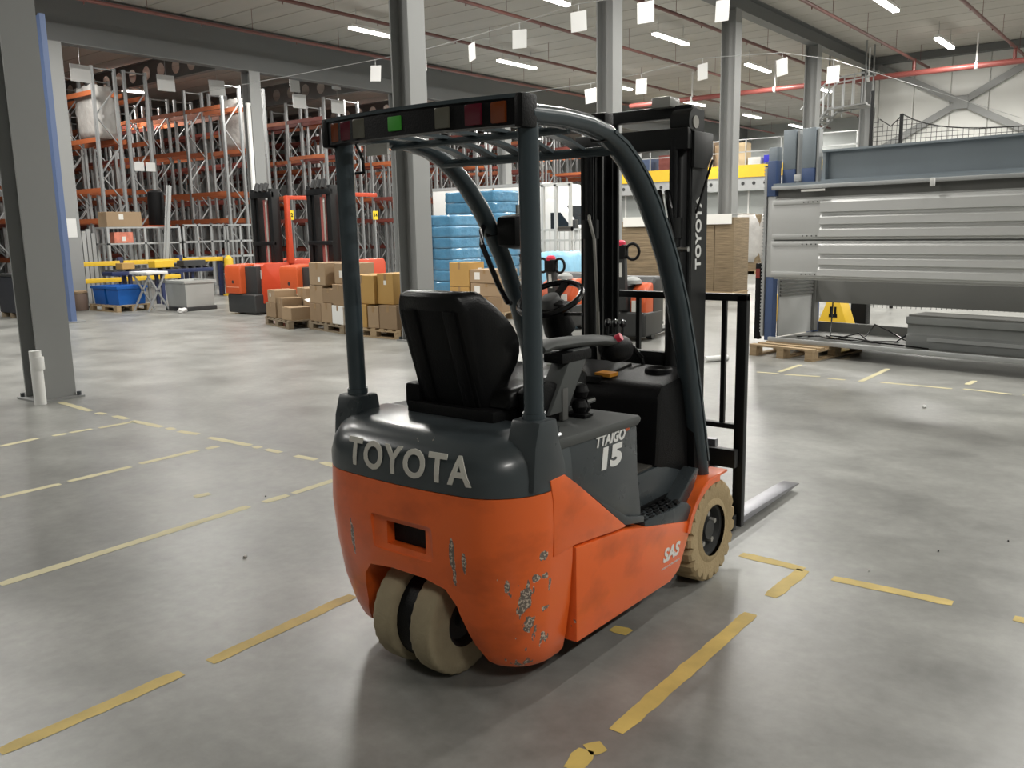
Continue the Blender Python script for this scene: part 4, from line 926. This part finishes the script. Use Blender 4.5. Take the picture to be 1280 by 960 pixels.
pallet(9.02, 8.25, .08, 'wooden pallet under cartons in front of the blue wrapped stacks', wood)
pile(9.02, 8.25, .08, [(-.12,.36,0,.5,.44,.44,0,kraft_o,'golden carton at the bottom in front of the blue stack',None), (-.12,.36,.445,.5,.44,.44,.02,kraft_o,'golden carton on top in front of the blue stack',('y',.1,.2,.12)), (-.05,-.24,0,.58,.66,.27,0,kraft2,'lowest brown carton beside the golden cartons',None), (-.05,-.22,.275,.58,.68,.24,.03,kraft,'middle brown carton beside the golden cartons',('x',.2,.06,.12)), (-.06,-.2,.52,.58,.66,.24,-.02,kraft,'topmost brown carton beside the golden cartons',('x',.16,.06,.12)), (.28,.3,0,.2,.5,.6,0,kraft2,'brown carton hidden behind the golden cartons',None)], 'cartons in front of the blue stacks')
# ------------------------------------------------------------------ blue wrapped stacks
def blue_stack(x0, x1, y0, y1, h, n, label, m1, m2, ny=1):
    o = tag(empty('wrapped_stack', ((x0+x1)/2, (y0+y1)/2, 0)), label, 'wrapped pallet', 'blue wrapped stacks')
    w, d = x1-x0, y1-y0; lh = (h-.15)/n
    MB().box(-w/2, w/2, -d/2, d/2, 0, .05).build('pallet_base', wood_dark, o); MB().box(-w/2+.05, w/2-.05, -d/2+.05, d/2-.05, .05, .15).build('pallet_blocks', wood_dark, o)
    for i in range(n):
        for j in range(ny):
            dd = d/ny; k = random.uniform(-.02, .02)
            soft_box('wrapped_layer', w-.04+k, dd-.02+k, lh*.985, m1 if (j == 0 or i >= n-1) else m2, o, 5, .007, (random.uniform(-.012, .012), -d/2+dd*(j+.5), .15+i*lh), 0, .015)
    return o
blue_stack(12.1, 13.2, 11.85, 13.15, 1.98, 7, 'blue film wrapped stack right behind the steel column and cartons', wrap_blue, wrap_shaded, 2)
blue_stack(17.5, 18.7, 14.85, 16.95, 2.80, 8, 'taller bright blue wrapped stack in front of the white truck', wrap_blue, wrap_blue, 2)
tag(soft_box('blue_bag_pallet', .9, 1.1, .95, wrap_pale, None, 6, .03, (17.3, 12.35, 0)), 'low pale blue film wrapped load behind the steering wheel', 'wrapped pallet')
# ------------------------------------------------------------------ white truck
tk = tag(empty('box_truck', (21.2, 15.7, 0)), 'white box truck parked behind the blue stacks, cab to the right', 'truck')
MB().box(0,2.2,.1,5.2,.85,3.18).build('cargo_box', white_m, tk, 0.03)
MB().box(-.01,.0,2.2,2.28,.9,3.1).build('box_seam', mat('brown_stain', (0.25,0.19,0.14), 0.7), tk)
for z in (.85, 3.08): MB().box(-.015,.01,.1,5.2,z,z+.1).build('box_rail', galv, tk)
cb = MB().prism([(.05,.5),(.05,2.55),(-.15,2.62),(-.75,2.45),(-1.25,1.72),(-1.95,1.5),(-2.05,1.2),(-2.05,.5)], 'x', .05, 2.1).build('cab', white_m, tk, 0.05, 3)
MB().prism([(-.22,1.55),(-.22,2.15),(-.62,2.15),(-1.1,1.62),(-1.1,1.55)], 'x', .035, .06).build('side_window', glass_d, cb); MB().prism([(-.80,2.38),(-1.27,1.74),(-1.25,1.70),(-.75,2.36)], 'x', .15, 2.0).build('windscreen', glass_d, cb)
MB().prism([(.1,2.5),(.1,3.18),(-.1,3.15),(-.75,2.45)], 'x', .1, 2.05).build('roof_fairing', white_m, tk, 0.05); MB().box(-.15,.05,-1.35,-1.15,1.55,1.9).build('door_mirror', dark_body, cb, 0.02)
for y in (-1.3, 3.6): 
    w_ = MB().lathe([(0,0),(0,.2),(.02,.34),(.06,.40),(.2,.40),(.24,.34),(.24,0)], 28, 'x', (.02, y, .40)).build('wheel', dark_body, tk); MB().cyl((.0,y,.4), (.05,y,.4), .18, 18).build('hub', galv, w_)
MB().box(.3,1.9,-1.9,5.1,.45,.85).build('chassis', dark_body, tk)
# galvanised goods frame
o = tag(empty('goods_frame', (19.45, 14.0, 0)), 'tall pale steel goods frame with railing in front of the truck cab', 'frame')
for y in (-.55, .0, .5): MB().box(-.05,.05,y-.045,y+.045,0,2.98).build('post', mat('pale_steel', (0.50,0.50,0.48), 0.5), o)
MB().box(-.05,.05,-.6,.55,2.92,3.02).build('top_bar', mat('pale_steel', (0.5,0.5,0.48), 0.5), o)
for z in (.55, 1.22, 1.55): MB().box(-.03,.03,-.95,.9,z,z+.06).build('cross_bar', mat('pale_steel', (0.5,0.5,0.48), 0.5), o)
for i in range(10): MB().box(-.01,.01,-.9+i*.19,-.88+i*.19,.55,1.58).build('bar', mat('pale_steel', (0.5,0.5,0.48), 0.5), o)
# ------------------------------------------------------------------ pedestrian pallet trucks
def pallet_truck(x, y, rz, hz, label):
    o = tag(empty('pallet_truck', (x, y, 0), rz), label, 'pallet truck', 'pedestrian pallet trucks')
    MB().box(.05,.75,-.36,.36,.06,.42).build('drive_skirt', dark_body, o, 0.06, 3)
    MB().prism([(.10,.2),(.08,.55),(.16,.74),(.30,.82),(.42,.82),(.42,.2)], 'y', -.34, -.10).build('orange_shell', bt_orange, o, 0.05, 3); MB().prism([(.10,.2),(.08,.55),(.16,.74),(.30,.82),(.42,.82),(.42,.2)], 'y', .10, .34).build('orange_shell', bt_orange, o, 0.05, 3); MB().prism([(.13,.2),(.12,.6),(.2,.76),(.42,.80),(.42,.2)], 'y', -.11, .11).build('tiller_housing', dark_body, o, 0.03)
    MB().prism([(.36,.2),(.36,.80),(.46,.90),(.72,.90),(.78,.82),(.78,.2)], 'y', -.35, .35).build('battery_cover', dark_body, o, 0.05, 3); MB().box(.070,.082,-.26,-.14,.42,.58).build('notice', label_m, o)
    MB().lathe([(0,0),(0,.13),(.05,.12),(.09,.07),(.10,0)], 16, 'z', (.25,-.08,.81)).build('grey_dome', mat('dome_grey', (0.32,0.33,0.32), 0.5), o)
    MB().bar((.06,0,.45), (0,0,hz-.1), .16, .10).build('tiller_arm', dark_body, o, 0.02); MB().bar((.0,-.005,hz-.42), (-.012,-.005,hz-.2), .06, .06).build('tiller_label', label_m, o)
    hd = MB().cbox((0,0,hz-.07), (.14,.19,.20)).build('tiller_head', black_pl, o, 0.03, 3)
    MB().lathe([(-.03,0),(-.03,.075),(.02,.075),(.045,.05),(.055,0)], 16, 'z', (0,0,hz+.04)).build('belly_button', red_knob, hd)
    for s in (-1, 1):
        MB().tube([(0, s*(.18+.10*math.cos(t)), hz-.07+.11*math.sin(t)) for t in [2*PI*i/18 for i in range(18)]], .021, 8, True, (1,0,0)).build('handle_loop', black_pl, hd)
    for s in (-1, 1): MB().box(.75,1.95,s*.19-.085,s*.19+.085,.05,.10).build('fork', black_steel, o, 0.01)
    for s in (-1, 1): MB().cyl((.4,s*.34,.08), (.4,s*.25,.08), .08, 14).build('castor', dark_body, o)
pallet_truck(7.22, 4.3, 0.12, 1.34, 'orange pallet truck behind the forklift mast, its red button higher')
pallet_truck(7.92, 6.0, -.1, 1.10, 'orange pallet truck seen through the steering wheel, its red button lower')
# ------------------------------------------------------------------ flat carton stacks
def card_stack(x0, x1, y0, y1, h, label, sheet=True, film=False, n=3):
    o = tag(empty('flat_carton_stack', ((x0+x1)/2, (y0+y1)/2, 0)), label, 'carton stack', 'stacks of flat cartons'); w, d = x1-x0, y1-y0
    MB().box(-w/2, w/2, -d/2, d/2, .11, .144).build('pallet_deck', wood, o)
    for py in (-d/2+.07, 0, d/2-.07): MB().box(-w/2, w/2, py-.06, py+.06, 0, .11).build('pallet_skid', wood, o)
    for i in range(n):
        a = -d/2+d*i/n; k = random.uniform(-.04, .0)
        MB().box(-w/2-k*.6, w/2+k, a+.006, a+d/n-.006, .144, h+random.uniform(-.05, .05)).build('carton_bundle', card_m, o, 0.015)
    if sheet: MB().box(-w/2-.03, w/2, -d/2*.95, d/2*.8, h+.05, h+.06).build('cover_sheet', label_m, o); MB().box(-w/2-.035, -w/2-.03, -d/2*.9, d/2*.8, h-.16, h+.06).build('sheet_overhang', label_m, o)
    if film: soft_box('stretch_film', w+.06, d+.06, h*.8, film_m, o, 4, .01, (0, 0, h*.2))
card_stack(14.9, 16.1, 7.65, 8.95, 1.78, 'tall stack of flat brown cartons under a white sheet, behind the mast', True, False, 1)
card_stack(14.9, 15.75, 6.02, 6.95, 1.80, 'tall stack of flat brown cartons right of the mast', True, False, 2)
card_stack(24.4, 25.4, 9.35, 10.4, 1.95, 'film wrapped carton stack beside the grey machine, farther back', False, True, 2)
card_stack(26.2, 27.2, 8.0, 9.1, 1.9, 'film wrapped carton stack at the far end near the white wall corner', False, True, 2)

# ================================================================== MEZZANINE
mz = tag(empty('mezzanine', (32, 7.2, 0)), 'mezzanine with a yellow edge and grey panelled front at the back', 'mezzanine')
MB().box(-.05,.1,0,13.6,3.58,4.08).build('yellow_fascia', yellow_m, mz); MB().box(0,6,0,13.6,3.9,4.06).build('deck', beam_grey, mz)
MB().box(.0,.15,0,13.6,3.05,3.56).build('edge_beam', galv, mz)
hm = MB().cyl((-.012,0,3.33), (0.0,0,3.33), .075, 12).mesh('beam_hole'); hm.materials.append(dark_body)
for i in range(28): put('beam_hole', hm, dark_body, mz, (0, .3+i*.48, 0))
for i in range(13):
    MB().box(.5,.58,i*1.0+.02,i*1.0+.98,0,3.05).build('front_panel', wall_g, mz)
    MB().box(.46,.5,i*1.0-.03,i*1.0+.03,0,3.05).build('panel_joint', white_m, mz)
for y in (.3, 4.6, 8.9, 13.2): MB().box(.1,.4,y-.12,y+.12,0,3.05).build('support_post', steel_grey, mz)
for z in (4.6, 5.1): MB().box(.1,.14,0,13.6,z,z+.04).build('hand_rail', galv, mz)
for i in range(10): MB().box(.1,.14,i*1.5,i*1.5+.04,4.06,5.14).build('rail_post', galv, mz)
for i, (y, w, d, h, m, l) in enumerate(((12.45,.5,.4,.42,mat('tub_blue',(0.03,0.03,0.5),0.5),'blue box on the mezzanine edge, rightmost'), (13.05,.6,.55,.36,white_m,'white box on the mezzanine beside the blue box'), (13.75,.6,.6,1.0,mat('pale_kraft',(0.55,0.43,0.27),0.8),'pale tall carton on the mezzanine'), (14.45,.7,.7,.95,kraft,'brown carton on the mezzanine left of the pale one'), (15.3,.7,.8,1.15,kraft2,'dark brown tall carton on the mezzanine'), (16.9,.8,1.2,.7,rack_red,'red crate on the mezzanine left of the cartons'), (18.6,.8,1.4,.6,mat('crate_blue',(0.05,0.08,0.16),0.6),'dark blue crate on the mezzanine'), (20.4,.8,1.6,.9,kraft2,'wide brown carton at the left of the mezzanine'))):
    carton(32.9, y, 4.06, w, d, h, 0, m, l, False, None, None, 'goods on the mezzanine', 'box')
# stair below the roof
st = tag(empty('roof_stair', (24.6, 8.1, 4.2)), 'grey steel stair and landing hanging near the corner column', 'stair')
for x in (0, .8):
    MB().bar((x, 0, 0), (x, -.75, .85), .04, .2, (1,0,0)).build('stringer', steel_grey, st); MB().bar((x, -.72, .85), (x, -1.9, .95), .04, .2, (1,0,0)).build('landing_beam', steel_grey, st)
for i in range(5): MB().box(.0,.8,-.12-.14*i,.06-.14*i,.02+.17*i,.05+.17*i).build('tread', steel_grey, st)
MB().box(0,.8,-1.9,-.75,.9,.94).build('landing', steel_grey, st)
for x in (0, .8):
    MB().bar((x, .1, .95), (x, -.75, 1.75), .04, .04).build('hand_rail', galv, st); MB().bar((x, -.75, 1.75), (x, -1.9, 1.85), .04, .04).build('hand_rail', galv, st)
    for k in range(5): MB().box(x-.015,x+.015,-.3*k-.33,-.3*k-.30,.5+.1*k,1.5+.09*k).build('rail_post', galv, st)
for x in (0, .8): MB().box(x-.02,x+.02,-1.85,-1.81,.95,2.75).build('hanger', steel_grey, st); MB().box(x-.02,x+.02,-.5,-.46,.6,2.75).build('hanger', steel_grey, st)

# ================================================================== GREY MACHINE (right)
pallet(*local(.50, .20, 7.25, 2.2, math.radians(-101)), math.radians(-101), 'wooden pallet under the blue post of the grey machine', wood, .86, 1.2)
pallet(*local(3.7, .55, 7.25, 2.2, math.radians(-101)), math.radians(-101), 'wooden pallet under the right end of the grey machine', wood_dark, .86, 1.2)
Mx = tag(empty('storage_machine', (7.25, 2.2, 0), math.radians(-101)), 'large dismantled grey storage machine frame resting on pallets', 'machine')
B0 = PT
MB().box(.08,4.5,.0,1.15,B0+.002,B0+.03).build('floor_tray', machine_dark, Mx); MB().box(.08,4.5,-.02,.02,B0+.001,B0+.055).build('front_sill', galv, Mx, 0.006); MB().box(.08,4.5,1.13,1.17,B0+.03,B0+.16).build('rear_sill', machine_dark, Mx)
MB().box(-.01,.10,.035,.14,B0+.001,.95).build('corner_post', machine_blue, Mx, 0.006); MB().box(-.01,.10,.035,.14,.95,1.95).build('post_cover', machine_grey, Mx, 0.006); MB().box(-.02,.10,.02,.14,1.95,2.38).build('post_top', machine_blue, Mx, 0.006); MB().box(.10,4.5,.04,.06,.93,1.92).build('panel_backing', machine_grey, Mx); MB().box(.01,.13,1.0,1.12,B0+.001,2.3).build('corner_post', machine_blue, Mx, 0.006)
MB().box(-.055,-.022,.02,.10,B0+.05,2.30).build('toothed_rail', galv, Mx)
th = MB().box(-.075,-.055,.03,.09,0,.02).mesh('rail_tooth'); th.materials.append(galv)
for i in range(50): put('rail_tooth', th, galv, Mx, (0, 0, B0+.1+i*.043))
bp_ = MB().box(-.17,-.10,.05,.12,B0+.001,1.12).build('black_post', black_pl, Mx, 0.005); MB().box(-.165,-.105,.044,.05,.93,1.05).build('red_marking', mat('dull_red', (0.25,0.03,0.02), 0.5), bp_)
def shutter(z0, z1, name):
    p = MB().box(.08,4.5,-.01,.03,z0,z1).build(name, machine_grey, Mx, 0.004); h = z1-z0
    for a, b in ((.06,.30),(.36,.60),(.66,.96)):
        za, zb = z0+h*a, z0+h*b
        MB().prism([(-.009,za),(-.04,za+.004),(-.034,zb-.03),(-.009,zb)], 'x', .74, 4.5).build('rib', machine_grey, p)
    for z in (z0+.02, z1-.06):
        c = MB().box(.10,.78,-.022,-.008,z,z+.045).build('hinge_bracket', machine_grey, p, 0.003)
        for k in range(4): MB().cyl((.52+k*.06,-.027,z+.022), (.52+k*.06,-.02,z+.022), .008, 8).build('bracket_bolt', dark_body, c)
    return p
shutter(1.42, 1.90, 'front_panel'); shutter(.96, 1.40, 'front_panel')
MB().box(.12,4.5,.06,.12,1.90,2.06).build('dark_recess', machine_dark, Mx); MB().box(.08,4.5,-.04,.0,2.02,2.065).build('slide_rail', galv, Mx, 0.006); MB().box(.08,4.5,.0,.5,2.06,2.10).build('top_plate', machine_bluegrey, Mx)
MB().box(.5,.8,-.06,-.035,1.985,2.01).build('label_strip', label_m, Mx); MB().cbox((2.05,-.05,2.02), (.05,.03,.09)).build('white_clip', white_m, Mx, 0.008)
MB().box(.70,4.5,.18,.20,2.12,2.44).build('beam_web', machine_bluegrey, Mx); MB().box(.66,4.5,.10,.28,2.44,2.465).build('beam_flange', machine_bluegrey, Mx); MB().box(.66,4.5,.10,.28,2.10,2.122).build('beam_flange', machine_bluegrey, Mx); MB().box(.66,.70,.12,.28,2.1,2.44).build('beam_end', machine_bluegrey, Mx)
for x in (.14, .40):
    MB().box(x,x+.17,.10,.24,2.27,2.74).build('head_post', machine_bluegrey, Mx, 0.006); MB().box(x,x+.17,.10,.24,2.06,2.27).build('head_post_foot', machine_blue, Mx, 0.004); MB().box(x+.18,x+.21,.12,.2,2.1,2.72).build('toothed_strip', galv, Mx)
MB().box(-.06,.06,.1,.22,2.3,2.55).build('post_head', machine_bluegrey, Mx, 0.005); MB().box(.31,.40,.08,.22,2.12,2.2).build('bracket', machine_grey, Mx, 0.005)
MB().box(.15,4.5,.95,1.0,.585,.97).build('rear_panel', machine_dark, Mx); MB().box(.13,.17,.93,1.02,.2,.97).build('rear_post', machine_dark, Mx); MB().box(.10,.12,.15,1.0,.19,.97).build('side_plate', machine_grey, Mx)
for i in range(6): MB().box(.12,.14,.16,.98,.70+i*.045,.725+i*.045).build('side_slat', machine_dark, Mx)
def mloc(x, y, z): a, b = local(x, y, 7.25, 2.2, math.radians(-101)); return (a, b, z)
hb = tag(empty('metal_housing', mloc(2.65, .50, B0+.03), math.radians(-101)), 'long grey metal housing lying on the machine tray', 'housing')
MB().prism([(-.20,0),(-.20,.14),(-.17,.16),(-.17,.26),(-.22,.28),(-.22,.36),(.24,.36),(.24,0)], 'x', -.95, .95).build('housing_body', mat('housing_grey', (0.27, 0.28, 0.275), 0.5, 0.2, 0.15, 4), hb, 0.008); MB().box(-.93,.93,-.2,.22,.362,.38).build('housing_lid', machine_dark, hb); MB().box(-.7,.75,-.215,-.20,.09,.13).build('housing_rail', galv, hb); MB().box(.96,1.0,-.1,.1,.05,.3).build('end_coupling', galv, hb, 0.01)
for i, pts in enumerate(([(.6,.5,.2),(.8,.35,.19),(1.0,.55,.26),(1.2,.4,.19),(1.5,.5,.2),(1.66,.4,.3)], [(.5,.8,.6),(.55,.7,.4),(.62,.55,.2),(.9,.6,.19),(1.4,.3,.19)], [(1.0,.7,.19),(1.1,.75,.36),(1.3,.7,.3),(1.45,.8,.19),(1.62,.6,.2)], [(.3,.3,.19),(.5,.5,.19),(.7,.3,.2),(1.1,.35,.19),(1.65,.25,.2),(2.0,.22,.19)])):
    tag(MB().tube([mloc(*p) for p in pts], .009, 6).build('loose_cable', black_gloss), 'loose black cable on the machine tray, %s' % ('lying nearest the housing', 'hanging from the rear post', 'arched at the back', 'snaking along the front')[i], 'cable')
for i, (x, y, w_, l) in enumerate(((.4,.3,.15,'nearest the corner post'), (.75,.62,.12,'under the rear panel'), (1.1,.3,.1,'at the front edge'), (1.45,.62,.14,'nearest the long housing'))):
    tag(MB().cbox((0,0,.008), (w_, .05, .015), Matrix.Rotation(i*1.1,3,'Z')).build('metal_scrap', galv, None, loc=mloc(x, y, B0+.031)), 'small metal scrap on the machine tray %s' % l, 'scrap', 'metal scraps on the tray')
# yellow stand beyond the machine
ys = tag(empty('yellow_stand', (9.73, 2.10, 0), math.radians(-101)), 'yellow trapezoid steel stand with a black emblem behind the machine', 'stand')
MB().prism([(-.24,0),(-.24,.14),(-.11,.46),(.09,.48),(.22,.14),(.22,0)], 'y', -.05, .2).build('stand_body', yellow_m, ys, 0.01); MB().cbox((-.0,-.054,.25), (.13,.006,.05)).build('emblem_base', black_pl, ys)
for x in (-.025,.025): MB().cbox((x*1.4,-.054,.33), (.03,.006,.11)).build('emblem_hook', black_pl, ys)
tag(MB().box(-.35,.2,-.05,.5,0,.42).build('yellow_box', yellow_m, None, 0.01, loc=(11.2, 3.1, 0)), 'larger yellow steel box behind the trapezoid stand', 'box')
tag(MB().box(-.12,.12,-.12,.12,0,.55).build('black_box', black_pl, None, 0.01, loc=(11.0, 2.1, 0)), 'black box beside the yellow stand under the machine', 'box')
# safety net behind the machine
def net():
    q = MB(); X = 14.0; cs = .085; r = .005
    def top(y):
        if y > 2.42: t = (y-2.42)/.55; return 3.55+.36*t-1.3*t*(1-t)*.55*2
        t = (2.42-y); return 3.12+.44*math.exp(-t*1.6)+.02*t
    y = -5.0
    while y < 2.95:
        h = top(y); sway = .06*math.sin(y*2.1); pts = []
        k = 8
        for i in range(k+1): z = h*i/k; pts.append((X+sway+.03*math.sin(z*3+y), y, z))
        q.sweep(pts, [(r,0),(-r*.5,r*.87),(-r*.5,-r*.87)], (0,1,0)); y += cs
    z = .04
    while z < 3.95:
        pts = []; y = -5.0
        while y < 2.95:
            if top(y) >= z: pts.append((X+.06*math.sin(y*2.1)+.03*math.sin(z*3+y), y, z))
            else:
                if len(pts) > 1: q.sweep(pts, [(r,0),(-r*.5,r*.87),(-r*.5,-r*.87)])
                pts = []
            y += cs
        if len(pts) > 1: q.sweep(pts, [(r,0),(-r*.5,r*.87),(-r*.5,-r*.87)])
        z += cs
    o = tag(empty('safety_net', (0,0,0)), 'black safety net hanging in front of the white wall behind the machine', 'net')
    q.build('netting', net_m, o, smooth=False)['kind'] = 'stuff'
    MB().tube([(X, -5+i*.2, top(-5+i*.2)) for i in range(40)], .012, 6).build('top_rope', net_m, o)
    for y in (2.95, 2.42, -1.5, -5): MB().cyl((X,y,0), (X,y,top(min(y,2.94))+(.2 if y > 2.9 else .0)), .035, 8).build('net_post', black_steel, o)
net()
# ------------------------------------------------------------------ small litter
def litter(x, y, w, label, m=paper, h=.05):
    bm = bmesh.new(); bmesh.ops.create_icosphere(bm, subdivisions=2, radius=1.0); rnd = random.Random(int(x*1000))
    for v in bm.verts: k = rnd.uniform(.55, 1.0); v.co = Vector((v.co.x*w*k, v.co.y*w*.7*k, max(0, v.co.z*h*k+h*.6)))
    me = bpy.data.meshes.new('litter'); bm.to_mesh(me); bm.free(); tag(put('crumpled_paper', me, m, None, (x, y, 0)), label, 'litter')
litter(6.75, 14.75, .13, 'crumpled white paper on the floor by the grey bin', paper, .08); litter(6.28, 2.75, .09, 'crumpled white film on the floor beyond the backrest', paper, .07)
tag(MB().cyl((6.05,2.42,.035), (6.3,2.25,.035), .035, 10).build('white_tube', white_m), 'short white tube lying on the floor seen through the backrest', 'tube')
o = tag(empty('spray_bottle', (6.55, 2.42, 0)), 'thin white bottle standing on the floor beyond the backrest', 'bottle'); MB().lathe([(0,0),(0,.04),(.02,.042),(.2,.03),(.28,.012),(.34,.012),(.34,0)], 14, 'z').build('bottle_body', white_m, o); MB().cyl((0,0,.33), (0,0,.37), .016, 10).build('bottle_cap', black_pl, o)
litter(4.6, -.35, .035, 'tiny white scrap on the open floor at the right', paper, .02); litter(-1.05, 1.52, .012, 'tiny white speck on the floor at the left', paper, .01)
for i, (x, y, w) in enumerate(((1.0,-1.25,.008), (.55,-1.05,.007), (1.35,-1.5,.008), (-.2,-1.9,.006), (-.35,2.3,.007))): litter(x, y, w, 'tiny pale floor crumb, %s of five scattered ones' % ORD[i], paper if i % 2 else black_pl, .005)
